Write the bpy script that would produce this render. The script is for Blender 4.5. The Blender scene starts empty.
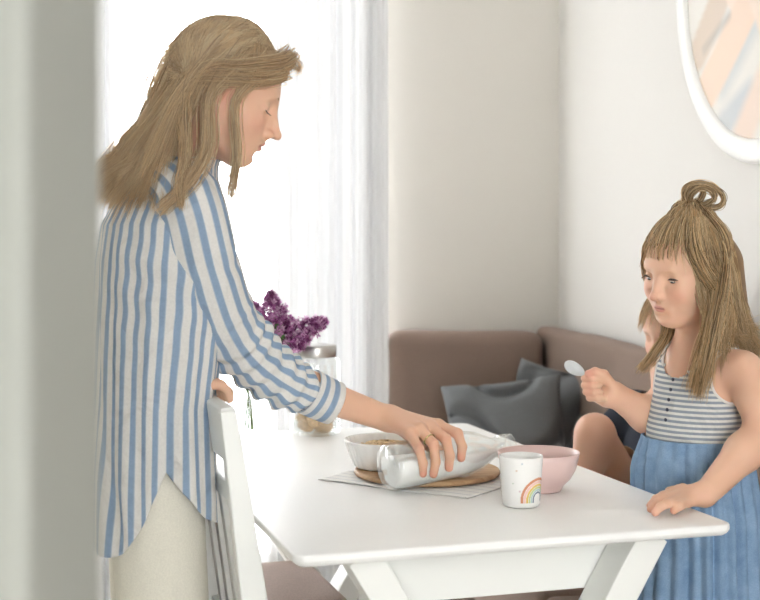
import bpy, bmesh, math, random
import numpy as np
from mathutils import Vector, Matrix

random.seed(11)
rng = np.random.default_rng(11)
C = bpy.context.scene.collection
PI = math.pi
FPX, CXP, HZ, CAMZ = 1310.0, 380.0, 237.0, 1.2


def P(px, py, d):
    """point seen at photo position (px, py) at distance d"""
    return np.array([(px - CXP) / FPX * d, d, CAMZ - (py - HZ) / FPX * d])


def PZ(px, py, z):
    return P(px, py, (CAMZ - z) * FPX / (py - HZ))


def lin(r, g, b):
    f = lambda c: (c / 255) / 12.92 if c <= 10 else (((c / 255) + .055) / 1.055) ** 2.4
    return (f(r), f(g), f(b), 1.0)


# ------------------------------------------------------------------ materials
def new_mat(name):
    m = bpy.data.materials.new(name)
    m.use_nodes = True
    nt = m.node_tree
    return m, nt, nt.nodes['Principled BSDF']


def nd(nt, typ, **kw):
    n = nt.nodes.new(typ)
    for k, v in kw.items():
        if k.startswith('i_'):
            n.inputs[k[2:].replace('_', ' ')].default_value = v
        else:
            setattr(n, k, v)
    return n


def math_node(nt, op, a, b=None, c=None):
    n = nt.nodes.new('ShaderNodeMath')
    n.operation = op
    for i, v in enumerate((a, b, c)):
        if v is None:
            continue
        if isinstance(v, (int, float)):
            n.inputs[i].default_value = v
        else:
            nt.links.new(v, n.inputs[i])
    return n.outputs[0]


def ramp(nt, fac, stops, interp='LINEAR'):
    r = nt.nodes.new('ShaderNodeValToRGB')
    r.color_ramp.interpolation = interp
    els = r.color_ramp.elements
    while len(els) < len(stops):
        els.new(0.5)
    for e, (p, c) in zip(els, stops):
        e.position = p
        e.color = c
    nt.links.new(fac, r.inputs[0])
    return r.outputs[0]


def bump(nt, bs, scale, strength, dist=.001, coord='Object', detail=3, sx=(1, 1, 1)):
    tc = nd(nt, 'ShaderNodeTexCoord')
    mp = nd(nt, 'ShaderNodeMapping')
    mp.inputs['Scale'].default_value = sx
    nt.links.new(tc.outputs[coord], mp.inputs[0])
    nz = nd(nt, 'ShaderNodeTexNoise')
    nz.inputs['Scale'].default_value = scale
    nz.inputs['Detail'].default_value = detail
    nt.links.new(mp.outputs[0], nz.inputs['Vector'])
    b = nd(nt, 'ShaderNodeBump')
    b.inputs['Strength'].default_value = strength
    b.inputs['Distance'].default_value = dist
    nt.links.new(nz.outputs[0], b.inputs['Height'])
    nt.links.new(b.outputs[0], bs.inputs['Normal'])
    return nz.outputs[0]


def plain(name, col, rough=.5, nscale=None, nstr=.2, var=0, metal=0, spec=None, sheen=0, ndist=.001):
    m, nt, bs = new_mat(name)
    bs.inputs['Base Color'].default_value = col
    bs.inputs['Roughness'].default_value = rough
    bs.inputs['Metallic'].default_value = metal
    if spec is not None:
        bs.inputs['Specular IOR Level'].default_value = spec
    if sheen:
        bs.inputs['Sheen Weight'].default_value = sheen
    if nscale:
        f = bump(nt, bs, nscale, nstr, ndist)
        if var:
            lo = tuple(c * (1 - var) for c in col[:3]) + (1,)
            hi = tuple(min(1, c * (1 + var)) for c in col[:3]) + (1,)
            nt.links.new(ramp(nt, f, [(.3, lo), (.7, hi)]), bs.inputs['Base Color'])
    return m


def attr_mat(name, rough=.5, sss=0, spec=None, nscale=None, nstr=.1, translucent=0):
    m, nt, bs = new_mat(name)
    a = nd(nt, 'ShaderNodeAttribute', attribute_name='Col')
    nt.links.new(a.outputs['Color'], bs.inputs['Base Color'])
    bs.inputs['Roughness'].default_value = rough
    if spec is not None:
        bs.inputs['Specular IOR Level'].default_value = spec
    if sss:
        bs.inputs['Subsurface Weight'].default_value = sss
        bs.inputs['Subsurface Radius'].default_value = (.9, .35, .2)
        bs.inputs['Subsurface Scale'].default_value = .008
    if nscale:
        bump(nt, bs, nscale, nstr)
    if translucent:
        tr = nd(nt, 'ShaderNodeBsdfTranslucent')
        nt.links.new(a.outputs['Color'], tr.inputs[0])
        mx = nd(nt, 'ShaderNodeMixShader')
        mx.inputs[0].default_value = translucent
        nt.links.new(bs.outputs[0], mx.inputs[1])
        nt.links.new(tr.outputs[0], mx.inputs[2])
        nt.links.new(mx.outputs[0], nt.nodes['Material Output'].inputs[0])
    return m


def cloth_mix(m, nt, bs, colsock, amount):
    tr = nd(nt, 'ShaderNodeBsdfTranslucent')
    if colsock is not None:
        nt.links.new(colsock, tr.inputs[0])
    mx = nd(nt, 'ShaderNodeMixShader')
    mx.inputs[0].default_value = amount
    nt.links.new(bs.outputs[0], mx.inputs[1])
    nt.links.new(tr.outputs[0], mx.inputs[2])
    nt.links.new(mx.outputs[0], nt.nodes['Material Output'].inputs[0])


def stripe_mat(name, n, cw, cb, duty, axis='U', coord='UV', soft=.05, wob=.06, trans=.35, phase=0.0, crumple=17):
    m, nt, bs = new_mat(name)
    tc = nd(nt, 'ShaderNodeTexCoord')
    sp = nd(nt, 'ShaderNodeSeparateXYZ')
    nt.links.new(tc.outputs[coord], sp.inputs[0])
    v = sp.outputs[{'U': 0, 'V': 1, 'Z': 2}[axis]]
    nz = nd(nt, 'ShaderNodeTexNoise')
    nz.inputs['Scale'].default_value = 9
    nt.links.new(tc.outputs['Object'], nz.inputs['Vector'])
    v = math_node(nt, 'MULTIPLY', v, n)
    w = math_node(nt, 'MULTIPLY', math_node(nt, 'SUBTRACT', nz.outputs[0], .5), wob)
    v = math_node(nt, 'ADD', math_node(nt, 'ADD', v, w), phase)
    fr = math_node(nt, 'FRACT', v)
    col = ramp(nt, fr, [(0, cb), (max(0.001, duty - soft), cb), (duty + soft, cw), (1 - soft * 1.2, cw), (1, cb)])
    # fine woven slub
    n2 = nd(nt, 'ShaderNodeTexNoise')
    n2.inputs['Scale'].default_value = 260
    nt.links.new(tc.outputs['Object'], n2.inputs['Vector'])
    mix = nd(nt, 'ShaderNodeMix', data_type='RGBA', blend_type='MULTIPLY')
    mix.inputs[0].default_value = .35
    nt.links.new(col, mix.inputs[6])
    nt.links.new(ramp(nt, n2.outputs[0], [(.3, (.8, .8, .8, 1)), (.7, (1, 1, 1, 1))]), mix.inputs[7])
    nt.links.new(mix.outputs[2], bs.inputs['Base Color'])
    bs.inputs['Roughness'].default_value = .85
    bs.inputs['Specular IOR Level'].default_value = .2
    b = nd(nt, 'ShaderNodeBump')
    b.inputs['Strength'].default_value = .15
    b.inputs['Distance'].default_value = .001
    nt.links.new(n2.outputs[0], b.inputs['Height'])
    n3 = nd(nt, 'ShaderNodeTexNoise')
    n3.inputs['Scale'].default_value = crumple
    n3.inputs['Detail'].default_value = 2
    n3.inputs['Distortion'].default_value = .8
    nt.links.new(tc.outputs['Object'], n3.inputs['Vector'])
    b3 = nd(nt, 'ShaderNodeBump')
    b3.inputs['Strength'].default_value = 1.0
    b3.inputs['Distance'].default_value = .018
    nt.links.new(n3.outputs[0], b3.inputs['Height'])
    nt.links.new(b3.outputs[0], b.inputs['Normal'])
    nt.links.new(b.outputs[0], bs.inputs['Normal'])
    if trans:
        cloth_mix(m, nt, bs, mix.outputs[2], trans)
    return m


def glass_mat(name, tint=(.985, .99, .988, 1), base=.05, edge=.55):
    """thin clear glass: see-through in the middle, glossy towards its edges"""
    m = bpy.data.materials.new(name)
    m.use_nodes = True
    nt = m.node_tree
    nt.nodes.remove(nt.nodes['Principled BSDF'])
    t = nd(nt, 'ShaderNodeBsdfTransparent')
    t.inputs[0].default_value = tint
    g = nd(nt, 'ShaderNodeBsdfGlossy')
    g.inputs['Roughness'].default_value = .03
    g.inputs[0].default_value = (.95, .97, .97, 1)
    lw = nd(nt, 'ShaderNodeLayerWeight')
    lw.inputs[0].default_value = .25
    f = math_node(nt, 'ADD', math_node(nt, 'MULTIPLY', lw.outputs['Facing'], edge), base)
    mx = nd(nt, 'ShaderNodeMixShader')
    nt.links.new(f, mx.inputs[0])
    nt.links.new(t.outputs[0], mx.inputs[1])
    nt.links.new(g.outputs[0], mx.inputs[2])
    nt.links.new(mx.outputs[0], nt.nodes['Material Output'].inputs[0])
    return m


def sheer_mat(name):
    m = bpy.data.materials.new(name)
    m.use_nodes = True
    nt = m.node_tree
    nt.nodes.remove(nt.nodes['Principled BSDF'])
    t = nd(nt, 'ShaderNodeBsdfTransparent')
    d = nd(nt, 'ShaderNodeBsdfDiffuse')
    d.inputs[0].default_value = (.96, .96, .96, 1)
    tr = nd(nt, 'ShaderNodeBsdfTranslucent')
    tr.inputs[0].default_value = (.07, .071, .072, 1)
    a = nd(nt, 'ShaderNodeMixShader')
    a.inputs[0].default_value = .3
    nt.links.new(d.outputs[0], a.inputs[1])
    nt.links.new(tr.outputs[0], a.inputs[2])
    tc = nd(nt, 'ShaderNodeTexCoord')
    mp = nd(nt, 'ShaderNodeMapping')
    mp.inputs['Scale'].default_value = (60, 60, 1.2)
    nt.links.new(tc.outputs['Object'], mp.inputs[0])
    nz = nd(nt, 'ShaderNodeTexNoise')
    nz.inputs['Scale'].default_value = 1.0
    nt.links.new(mp.outputs[0], nz.inputs['Vector'])
    b = nd(nt, 'ShaderNodeMixShader')
    f = math_node(nt, 'ADD', math_node(nt, 'MULTIPLY', nz.outputs[0], .06), .915)
    nt.links.new(f, b.inputs[0])
    nt.links.new(t.outputs[0], b.inputs[1])
    nt.links.new(a.outputs[0], b.inputs[2])
    nt.links.new(b.outputs[0], nt.nodes['Material Output'].inputs[0])
    return m


M = {}
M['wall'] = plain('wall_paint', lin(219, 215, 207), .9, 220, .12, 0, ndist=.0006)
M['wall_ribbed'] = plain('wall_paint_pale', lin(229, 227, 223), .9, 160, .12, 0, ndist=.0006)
M['ceiling'] = plain('ceiling_paint', lin(240, 239, 236), .9)
M['white_gloss'] = plain('white_lacquer', lin(249, 249, 247), .36, 40, .02, 0)
M['white_wood'] = plain('white_painted_wood', lin(242, 243, 239), .42, 60, .05, 0)
M['jamb'] = plain('door_paint_shaded', lin(152, 154, 147), .6)  # white jamb darkened to grey: the doorway's shade is put into its colour
M['window_frame'] = plain('window_frame_white', lin(240, 240, 240), .4)
M['sheer'] = sheer_mat('sheer_curtain')
M['pane'] = glass_mat('window_glass', (1, 1, 1, 1), .03, .2)
M['glass'] = glass_mat('clear_glass')
M['bottle_glass'] = glass_mat('bottle_glass', (.985, .99, .985, 1), .05, .6)
M['sofa'] = plain('taupe_linen', lin(138, 118, 106), .95, 500, .5, .1, sheen=.1, ndist=.002)
M['sofa_dark'] = plain('taupe_base', lin(98, 83, 74), .95, 400, .4, .1)
M['pillow'] = plain('charcoal_linen', lin(112, 115, 117), .95, 420, .5, .12, ndist=.002)
M['seat_fabric'] = plain('mauve_fabric', lin(200, 182, 174), .95, 380, .5, .14, ndist=.002)
M['metal'] = plain('brushed_steel', (.55, .54, .52, 1), .32, 300, .1, 0, metal=1)
M['ceramic_white'] = plain('white_glaze', lin(243, 242, 238), .2, 12, .02)
M['pink'] = plain('pink_glaze', lin(229, 201, 195), .3, 12, .03)
M['milk'] = plain('milk', lin(253, 252, 248), .5)
M['milk'].node_tree.nodes['Principled BSDF'].inputs['Subsurface Weight'].default_value = .6
M['milk'].node_tree.nodes['Principled BSDF'].inputs['Subsurface Scale'].default_value = .012
M['milk'].node_tree.nodes['Principled BSDF'].inputs['Subsurface Radius'].default_value = (1, 1, 1)
M['trouser'] = plain('cream_cotton', lin(226, 222, 208), .9, 350, .35, .05, ndist=.0015)
M['cookie'] = plain('baked_cookie', lin(214, 180, 134), .85, 160, .6, .16, ndist=.002)
M['oats'] = plain('oat_flakes', lin(222, 196, 156), .85, 120, .4, .18)
M['leaf'] = plain('green_leaf', lin(82, 132, 58), .45, 60, .2, .25)
M['stem'] = plain('green_stem', lin(110, 132, 78), .6)
M['lilac'] = attr_mat('lilac_petals', .7, translucent=.4)
M['spoon'] = plain('grey_spoon', lin(206, 210, 212), .3)
M['button'] = plain('navy_button', lin(52, 60, 80), .5)
M['beige_short'] = plain('beige_twill', lin(190, 172, 145), .9, 400, .3, .06)
M['navy'] = plain('navy_jersey', lin(42, 48, 62), .9, 400, .3, .08)
M['white_cloth'] = plain('white_cotton', lin(236, 234, 230), .9, 300, .3)
M['skin'] = attr_mat('skin', .48, sss=.18, spec=.35)
M['hair'] = attr_mat('hair', .38, spec=.6, translucent=.4)
M['dark'] = plain('lash_dark', lin(66, 50, 42), .7)
M['brow'] = plain('brow_brown', lin(150, 118, 92), .8)
M['eye_white'] = plain('eye_white', lin(226, 222, 218), .15)
M['iris'] = plain('iris_dark', lin(58, 56, 58), .12)
M['ring'] = plain('ring_gold', (.55, .5, .25, 1), .25, metal=1)
M['print'] = attr_mat('photo_print', .25)
M['mug'] = attr_mat('painted_mug', .22)

WHITE_S, BLUE_S = lin(250, 248, 244), lin(168, 191, 216)
M['shirt'] = stripe_mat('striped_shirt', 32, WHITE_S, BLUE_S, .40)
M['sleeve'] = stripe_mat('striped_sleeve', 13, WHITE_S, BLUE_S, .40)
M['cuff'] = stripe_mat('striped_cuff', 2.5, WHITE_S, BLUE_S, .45, axis='V', wob=.02, phase=.45)
M['bodice'] = stripe_mat('striped_bodice', 1 / .0092, lin(238, 238, 233), lin(158, 168, 178), .46, axis='Z', coord='Object', soft=.07, wob=.25, trans=.1)


def denim_mat():
    m, nt, bs = new_mat('chambray')
    tc = nd(nt, 'ShaderNodeTexCoord')
    nz = nd(nt, 'ShaderNodeTexNoise')
    nz.inputs['Scale'].default_value = 30
    nz.inputs['Detail'].default_value = 6
    nt.links.new(tc.outputs['Object'], nz.inputs['Vector'])
    n2 = nd(nt, 'ShaderNodeTexNoise')
    n2.inputs['Scale'].default_value = 600
    nt.links.new(tc.outputs['Object'], n2.inputs['Vector'])
    f = math_node(nt, 'ADD', math_node(nt, 'MULTIPLY', nz.outputs[0], .6), math_node(nt, 'MULTIPLY', n2.outputs[0], .4))
    nt.links.new(ramp(nt, f, [(.3, lin(112, 143, 176)), (.7, lin(152, 179, 206))]), bs.inputs['Base Color'])
    bs.inputs['Roughness'].default_value = .9
    bs.inputs['Specular IOR Level'].default_value = .2
    return m


def wood_mat(name, c1, c2, sc, rough):
    m, nt, bs = new_mat(name)
    tc = nd(nt, 'ShaderNodeTexCoord')
    mp = nd(nt, 'ShaderNodeMapping')
    mp.inputs['Scale'].default_value = sc
    nt.links.new(tc.outputs['Object'], mp.inputs[0])
    nz = nd(nt, 'ShaderNodeTexNoise')
    nz.inputs['Scale'].default_value = 6
    nz.inputs['Detail'].default_value = 5
    nz.inputs['Distortion'].default_value = 1.2
    nt.links.new(mp.outputs[0], nz.inputs['Vector'])
    nt.links.new(ramp(nt, nz.outputs[0], [(.3, c1), (.7, c2)]), bs.inputs['Base Color'])
    bs.inputs['Roughness'].default_value = rough
    return m


def floor_mat():
    m, nt, bs = new_mat('pale_floorboards')
    tc = nd(nt, 'ShaderNodeTexCoord')
    br = nd(nt, 'ShaderNodeTexBrick')
    br.inputs['Scale'].default_value = 1
    br.inputs['Brick Width'].default_value = 1.2
    br.inputs['Row Height'].default_value = .18
    br.inputs['Mortar Size'].default_value = .002
    br.inputs['Color1'].default_value = lin(222, 218, 210)
    br.inputs['Color2'].default_value = lin(212, 207, 199)
    br.inputs['Mortar'].default_value = lin(170, 164, 155)
    nt.links.new(tc.outputs['Object'], br.inputs['Vector'])
    nt.links.new(br.outputs[0], bs.inputs['Base Color'])
    bs.inputs['Roughness'].default_value = .45
    return m


def napkin_mat():
    m, nt, bs = new_mat('striped_napkin')
    tc = nd(nt, 'ShaderNodeTexCoord')
    sp = nd(nt, 'ShaderNodeSeparateXYZ')
    nt.links.new(tc.outputs['UV'], sp.inputs[0])
    fr = math_node(nt, 'FRACT', math_node(nt, 'MULTIPLY', sp.outputs[1], 9))
    col = ramp(nt, fr, [(0, lin(240, 240, 238)), (.78, lin(240, 240, 238)), (.84, lin(214, 216, 220)), (.94, lin(214, 216, 220)), (1, lin(240, 240, 238))])
    nt.links.new(col, bs.inputs['Base Color'])
    bs.inputs['Roughness'].default_value = .9
    return m


M['denim'] = denim_mat()
M['board'] = wood_mat('oiled_board', lin(172, 134, 96), lin(200, 166, 126), (2, 14, 2), .5)
M['floor'] = floor_mat()
M['napkin'] = napkin_mat()


# ------------------------------------------------------------------ object helpers
def tag(o, label=None, cat=None, group=None, kind=None):
    for k, v in (('label', label), ('category', cat), ('group', group), ('kind', kind)):
        if v:
            o[k] = v
    return o


def thing(name, label, cat, loc=(0, 0, 0), rz=0, group=None):
    o = bpy.data.objects.new(name, None)
    C.objects.link(o)
    o.location = tuple(float(v) for v in loc)
    o.rotation_euler = (0, 0, rz)
    o.empty_display_size = .05
    return tag(o, label, cat, group)


def link(name, me, mat, parent=None, world=True):
    o = bpy.data.objects.new(name, me)
    C.objects.link(o)
    if mat is not None:
        me.materials.append(mat)
    if parent is not None:
        o.parent = parent
        if world:
            chain = Matrix.Identity(4)
            q = parent
            while q is not None:
                chain = (q.matrix_parent_inverse if q.parent else Matrix.Identity(4)) @ Matrix.LocRotScale(q.location, q.rotation_euler, q.scale) @ chain if False else (Matrix.LocRotScale(q.location, q.rotation_euler, q.scale)) @ chain if q.parent is None else q.matrix_parent_inverse @ Matrix.LocRotScale(q.location, q.rotation_euler, q.scale) @ chain
                q = q.parent
            o.matrix_parent_inverse = chain.inverted()
    return o


def np_mesh(name, V, F, smooth=True, uv=None, col=None):
    """V (n,3), F (m,4) or (m,3) int, or list of tuples"""
    me = bpy.data.meshes.new(name)
    V = np.asarray(V, dtype=np.float32)
    if isinstance(F, np.ndarray):
        m, k = F.shape
        me.vertices.add(len(V))
        me.vertices.foreach_set('co', V.ravel())
        me.loops.add(m * k)
        me.loops.foreach_set('vertex_index', F.astype(np.int32).ravel())
        me.polygons.add(m)
        me.polygons.foreach_set('loop_start', np.arange(0, m * k, k, dtype=np.int32))
        me.update(calc_edges=True)
    else:
        me.from_pydata(V.tolist(), [], F)
    if uv is not None:
        l = me.uv_layers.new(name='UVMap')
        l.data.foreach_set('uv', np.asarray(uv, dtype=np.float32).ravel())
    if col is not None:
        a = me.attributes.new('Col', 'FLOAT_COLOR', 'POINT')
        a.data.foreach_set('color', np.asarray(col, dtype=np.float32).ravel())
    me.polygons.foreach_set('use_smooth', np.full(len(me.polygons), smooth, dtype=bool))
    me.validate()
    me.update()
    return me


def bm_obj(name, bm, mat, parent=None, smooth=False, world=False):
    me = bpy.data.meshes.new(name)
    bmesh.ops.recalc_face_normals(bm, faces=bm.faces)
    bm.to_mesh(me)
    bm.free()
    if smooth:
        me.polygons.foreach_set('use_smooth', np.ones(len(me.polygons), dtype=bool))
    return link(name, me, mat, parent, world)


def add_box(bm, lo, hi, bev=0.0, seg=2):
    r = bmesh.ops.create_cube(bm, size=1)
    vs = r['verts']
    for v in vs:
        v.co = Vector([lo[i] + (v.co[i] + .5) * (hi[i] - lo[i]) for i in range(3)])
    if bev:
        es = list({e for v in vs for e in v.link_edges})
        bmesh.ops.bevel(bm, geom=es, offset=bev, segments=seg, affect='EDGES', profile=.5)
    return vs


def box(name, lo, hi, mat, parent=None, bev=0.0, seg=2, smooth=False):
    bm = bmesh.new()
    add_box(bm, lo, hi, bev, seg)
    return bm_obj(name, bm, mat, parent, smooth)


def add_bar(bm, a, b, w0, h0, w1=None, h1=None, side=(0, 1, 0), bev=0.0):
    """a beam from a to b, cross-section w (along side) by h"""
    w1 = w0 if w1 is None else w1
    h1 = h0 if h1 is None else h1
    a, b = Vector(a), Vector(b)
    t = (b - a).normalized()
    s = Vector(side)
    s = (s - t * s.dot(t)).normalized()
    n = t.cross(s)
    vs = []
    for p, w, h in ((a, w0, h0), (b, w1, h1)):
        for sx, sy in ((-1, -1), (1, -1), (1, 1), (-1, 1)):
            vs.append(bm.verts.new(p + s * sx * w / 2 + n * sy * h / 2))
    fs = [bm.faces.new([vs[i] for i in q]) for q in ((0, 1, 2, 3), (7, 6, 5, 4), (0, 4, 5, 1), (1, 5, 6, 2), (2, 6, 7, 3), (3, 7, 4, 0))]
    if bev:
        es = list({e for f in fs for e in f.edges})
        bmesh.ops.bevel(bm, geom=es, offset=bev, segments=2, affect='EDGES', profile=.5)


def bar(name, a, b, w0, h0, mat, parent, w1=None, h1=None, side=(0, 1, 0), bev=.003):
    bm = bmesh.new()
    add_bar(bm, a, b, w0, h0, w1, h1, side, bev)
    return bm_obj(name, bm, mat, parent)


def lathe(profile, seg=48, rfun=None, cap0=True, cap1=True, capuv=False):
    """profile [(r, z)...] turned about Z -> V, F"""
    V, F = [], []
    n = len(profile)
    for i, (r, z) in enumerate(profile):
        for k in range(seg):
            t = 2 * PI * k / seg
            rr = r * (rfun(t, i / (n - 1), r, z) if rfun else 1)
            V.append((rr * math.cos(t), rr * math.sin(t), z))
    for i in range(n - 1):
        for k in range(seg):
            k2 = (k + 1) % seg
            F.append((i * seg + k, i * seg + k2, (i + 1) * seg + k2, (i + 1) * seg + k))
    if cap0 and profile[0][0] > 1e-6:
        F.append(tuple(range(seg))[::-1])
    if cap1 and profile[-1][0] > 1e-6:
        F.append(tuple((n - 1) * seg + k for k in range(seg)))
    return np.array(V), F


def lathe_obj(name, profile, mat, parent, seg=48, rfun=None, loc=(0, 0, 0), R=None, world=False, smooth=True):
    V, F = lathe(profile, seg, rfun)
    if R is not None:
        V = V @ np.array(R).T
    V = V + np.array(loc)
    me = np_mesh(name, V, F, smooth)
    return link(name, me, mat, parent, world)


def bez(pts, n):
    """smooth curve through pts (Catmull-Rom), n samples; pts (K,3) or (N,K,3)"""
    p = np.asarray(pts, dtype=float)
    single = p.ndim == 2
    if single:
        p = p[None]
    K = p.shape[1]
    ext = np.concatenate([2 * p[:, :1] - p[:, 1:2], p, 2 * p[:, -1:] - p[:, -2:-1]], axis=1)
    t = np.linspace(0, K - 1 - 1e-9, n)
    i = t.astype(int)
    f = (t - i)[None, :, None]
    a, b, c, d = ext[:, i], ext[:, i + 1], ext[:, i + 2], ext[:, i + 3]
    o = .5 * (2 * b + (c - a) * f + (2 * a - 5 * b + 4 * c - d) * f ** 2 + (3 * b - a - 3 * c + d) * f ** 3)
    return o[0] if single else o


def frames(path, up):
    T = np.gradient(path, axis=0)
    T /= np.linalg.norm(T, axis=1, keepdims=True)
    N = []
    n = np.array(up, float)
    for t in T:
        n = n - t * n.dot(t)
        n /= np.linalg.norm(n)
        N.append(n.copy())
    N = np.array(N)
    return T, N, np.cross(T, N)


def tube(path, radii, seg=16, up=(0, 0, 1), disp=None, closed_ends=True):
    """loft of circles along path -> V, F(list), ring size"""
    path = np.asarray(path, float)
    n = len(path)
    T, N, B = frames(path, up)
    th = np.arange(seg) * 2 * PI / seg
    V = np.zeros((n, seg, 3))
    for i in range(n):
        r = radii[i] if np.ndim(radii[i]) == 0 else None
        ra, rb = (r, r) if r is not None else radii[i]
        a = ra + (disp(i / (n - 1), th) if disp else 0)
        b = rb + (disp(i / (n - 1), th) if disp else 0)
        V[i] = path[i] + (np.cos(th) * a)[:, None] * N[i] + (np.sin(th) * b)[:, None] * B[i]
    F = []
    for i in range(n - 1):
        for k in range(seg):
            k2 = (k + 1) % seg
            F.append((i * seg + k, i * seg + k2, (i + 1) * seg + k2, (i + 1) * seg + k))
    if closed_ends:
        F.append(tuple(range(seg))[::-1])
        F.append(tuple((n - 1) * seg + k for k in range(seg)))
    return V.reshape(-1, 3), F


def tube_obj(name, pts, radii, mat, parent, n=16, seg=12, world=True, up=(0, 0, 1)):
    path = bez(pts, n) if len(pts) > 2 else np.array([np.asarray(pts[0]) * (1 - t) + np.asarray(pts[1]) * t for t in np.linspace(0, 1, n)])
    r = np.interp(np.linspace(0, 1, n), np.linspace(0, 1, len(radii)), radii)
    V, F = tube(path, r, seg, up)
    return link(name, np_mesh(name, V, F), mat, parent, world)


def grid_mesh(name, Pts, mat, parent=None, world=True, closed_u=False, uv=None, thick=0, smooth=True):
    """Pts (nv, nu, 3) sheet"""
    nv, nu, _ = Pts.shape
    V = Pts.reshape(-1, 3)
    F, UV = [], []
    ku = nu if closed_u else nu - 1
    for j in range(nv - 1):
        for i in range(ku):
            i2 = (i + 1) % nu
            F.append((j * nu + i, j * nu + i2, (j + 1) * nu + i2, (j + 1) * nu + i))
            u0, u1, v0, v1 = i / ku, (i + 1) / ku, j / (nv - 1), (j + 1) / (nv - 1)
            UV += [(u0, v0), (u1, v0), (u1, v1), (u0, v1)]
    me = np_mesh(name, V, np.array(F), smooth, uv=UV)
    o = link(name, me, mat, parent, world)
    if thick:
        md = o.modifiers.new('thickness', 'SOLIDIFY')
        md.thickness = thick
        md.offset = -1
    return o


def noise_fn(seed, n=8, fmin=3, fmax=14):
    r = np.random.default_rng(seed)
    d = r.normal(size=(n, 3))
    d /= np.linalg.norm(d, axis=1, keepdims=True)
    f = r.uniform(fmin, fmax, n)
    ph = r.uniform(0, 6.28, n)
    def fn(p):
        p = np.asarray(p)
        s = np.zeros(p.shape[:-1])
        for i in range(n):
            s = s + np.sin(p @ d[i] * f[i] + ph[i])
        return s / n
    return fn


# ------------------------------------------------------------------ implicit figures
class Frame:
    def __init__(s, O, f, up, sc=1.0):
        f = np.asarray(f, float); f /= np.linalg.norm(f)
        up = np.asarray(up, float)
        l = np.cross(up, f); l /= np.linalg.norm(l)
        u = np.cross(f, l)
        s.O, s.A, s.s = np.asarray(O, float), np.stack([f, l, u], 1), sc
    def w(s, p):
        return s.O + s.s * (np.asarray(p, float) @ s.A.T)
    def loc(s, p):
        return (np.asarray(p) - s.O) @ s.A / s.s


WORLD = Frame((0, 0, 0), (1, 0, 0), (0, 0, 1))


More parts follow.
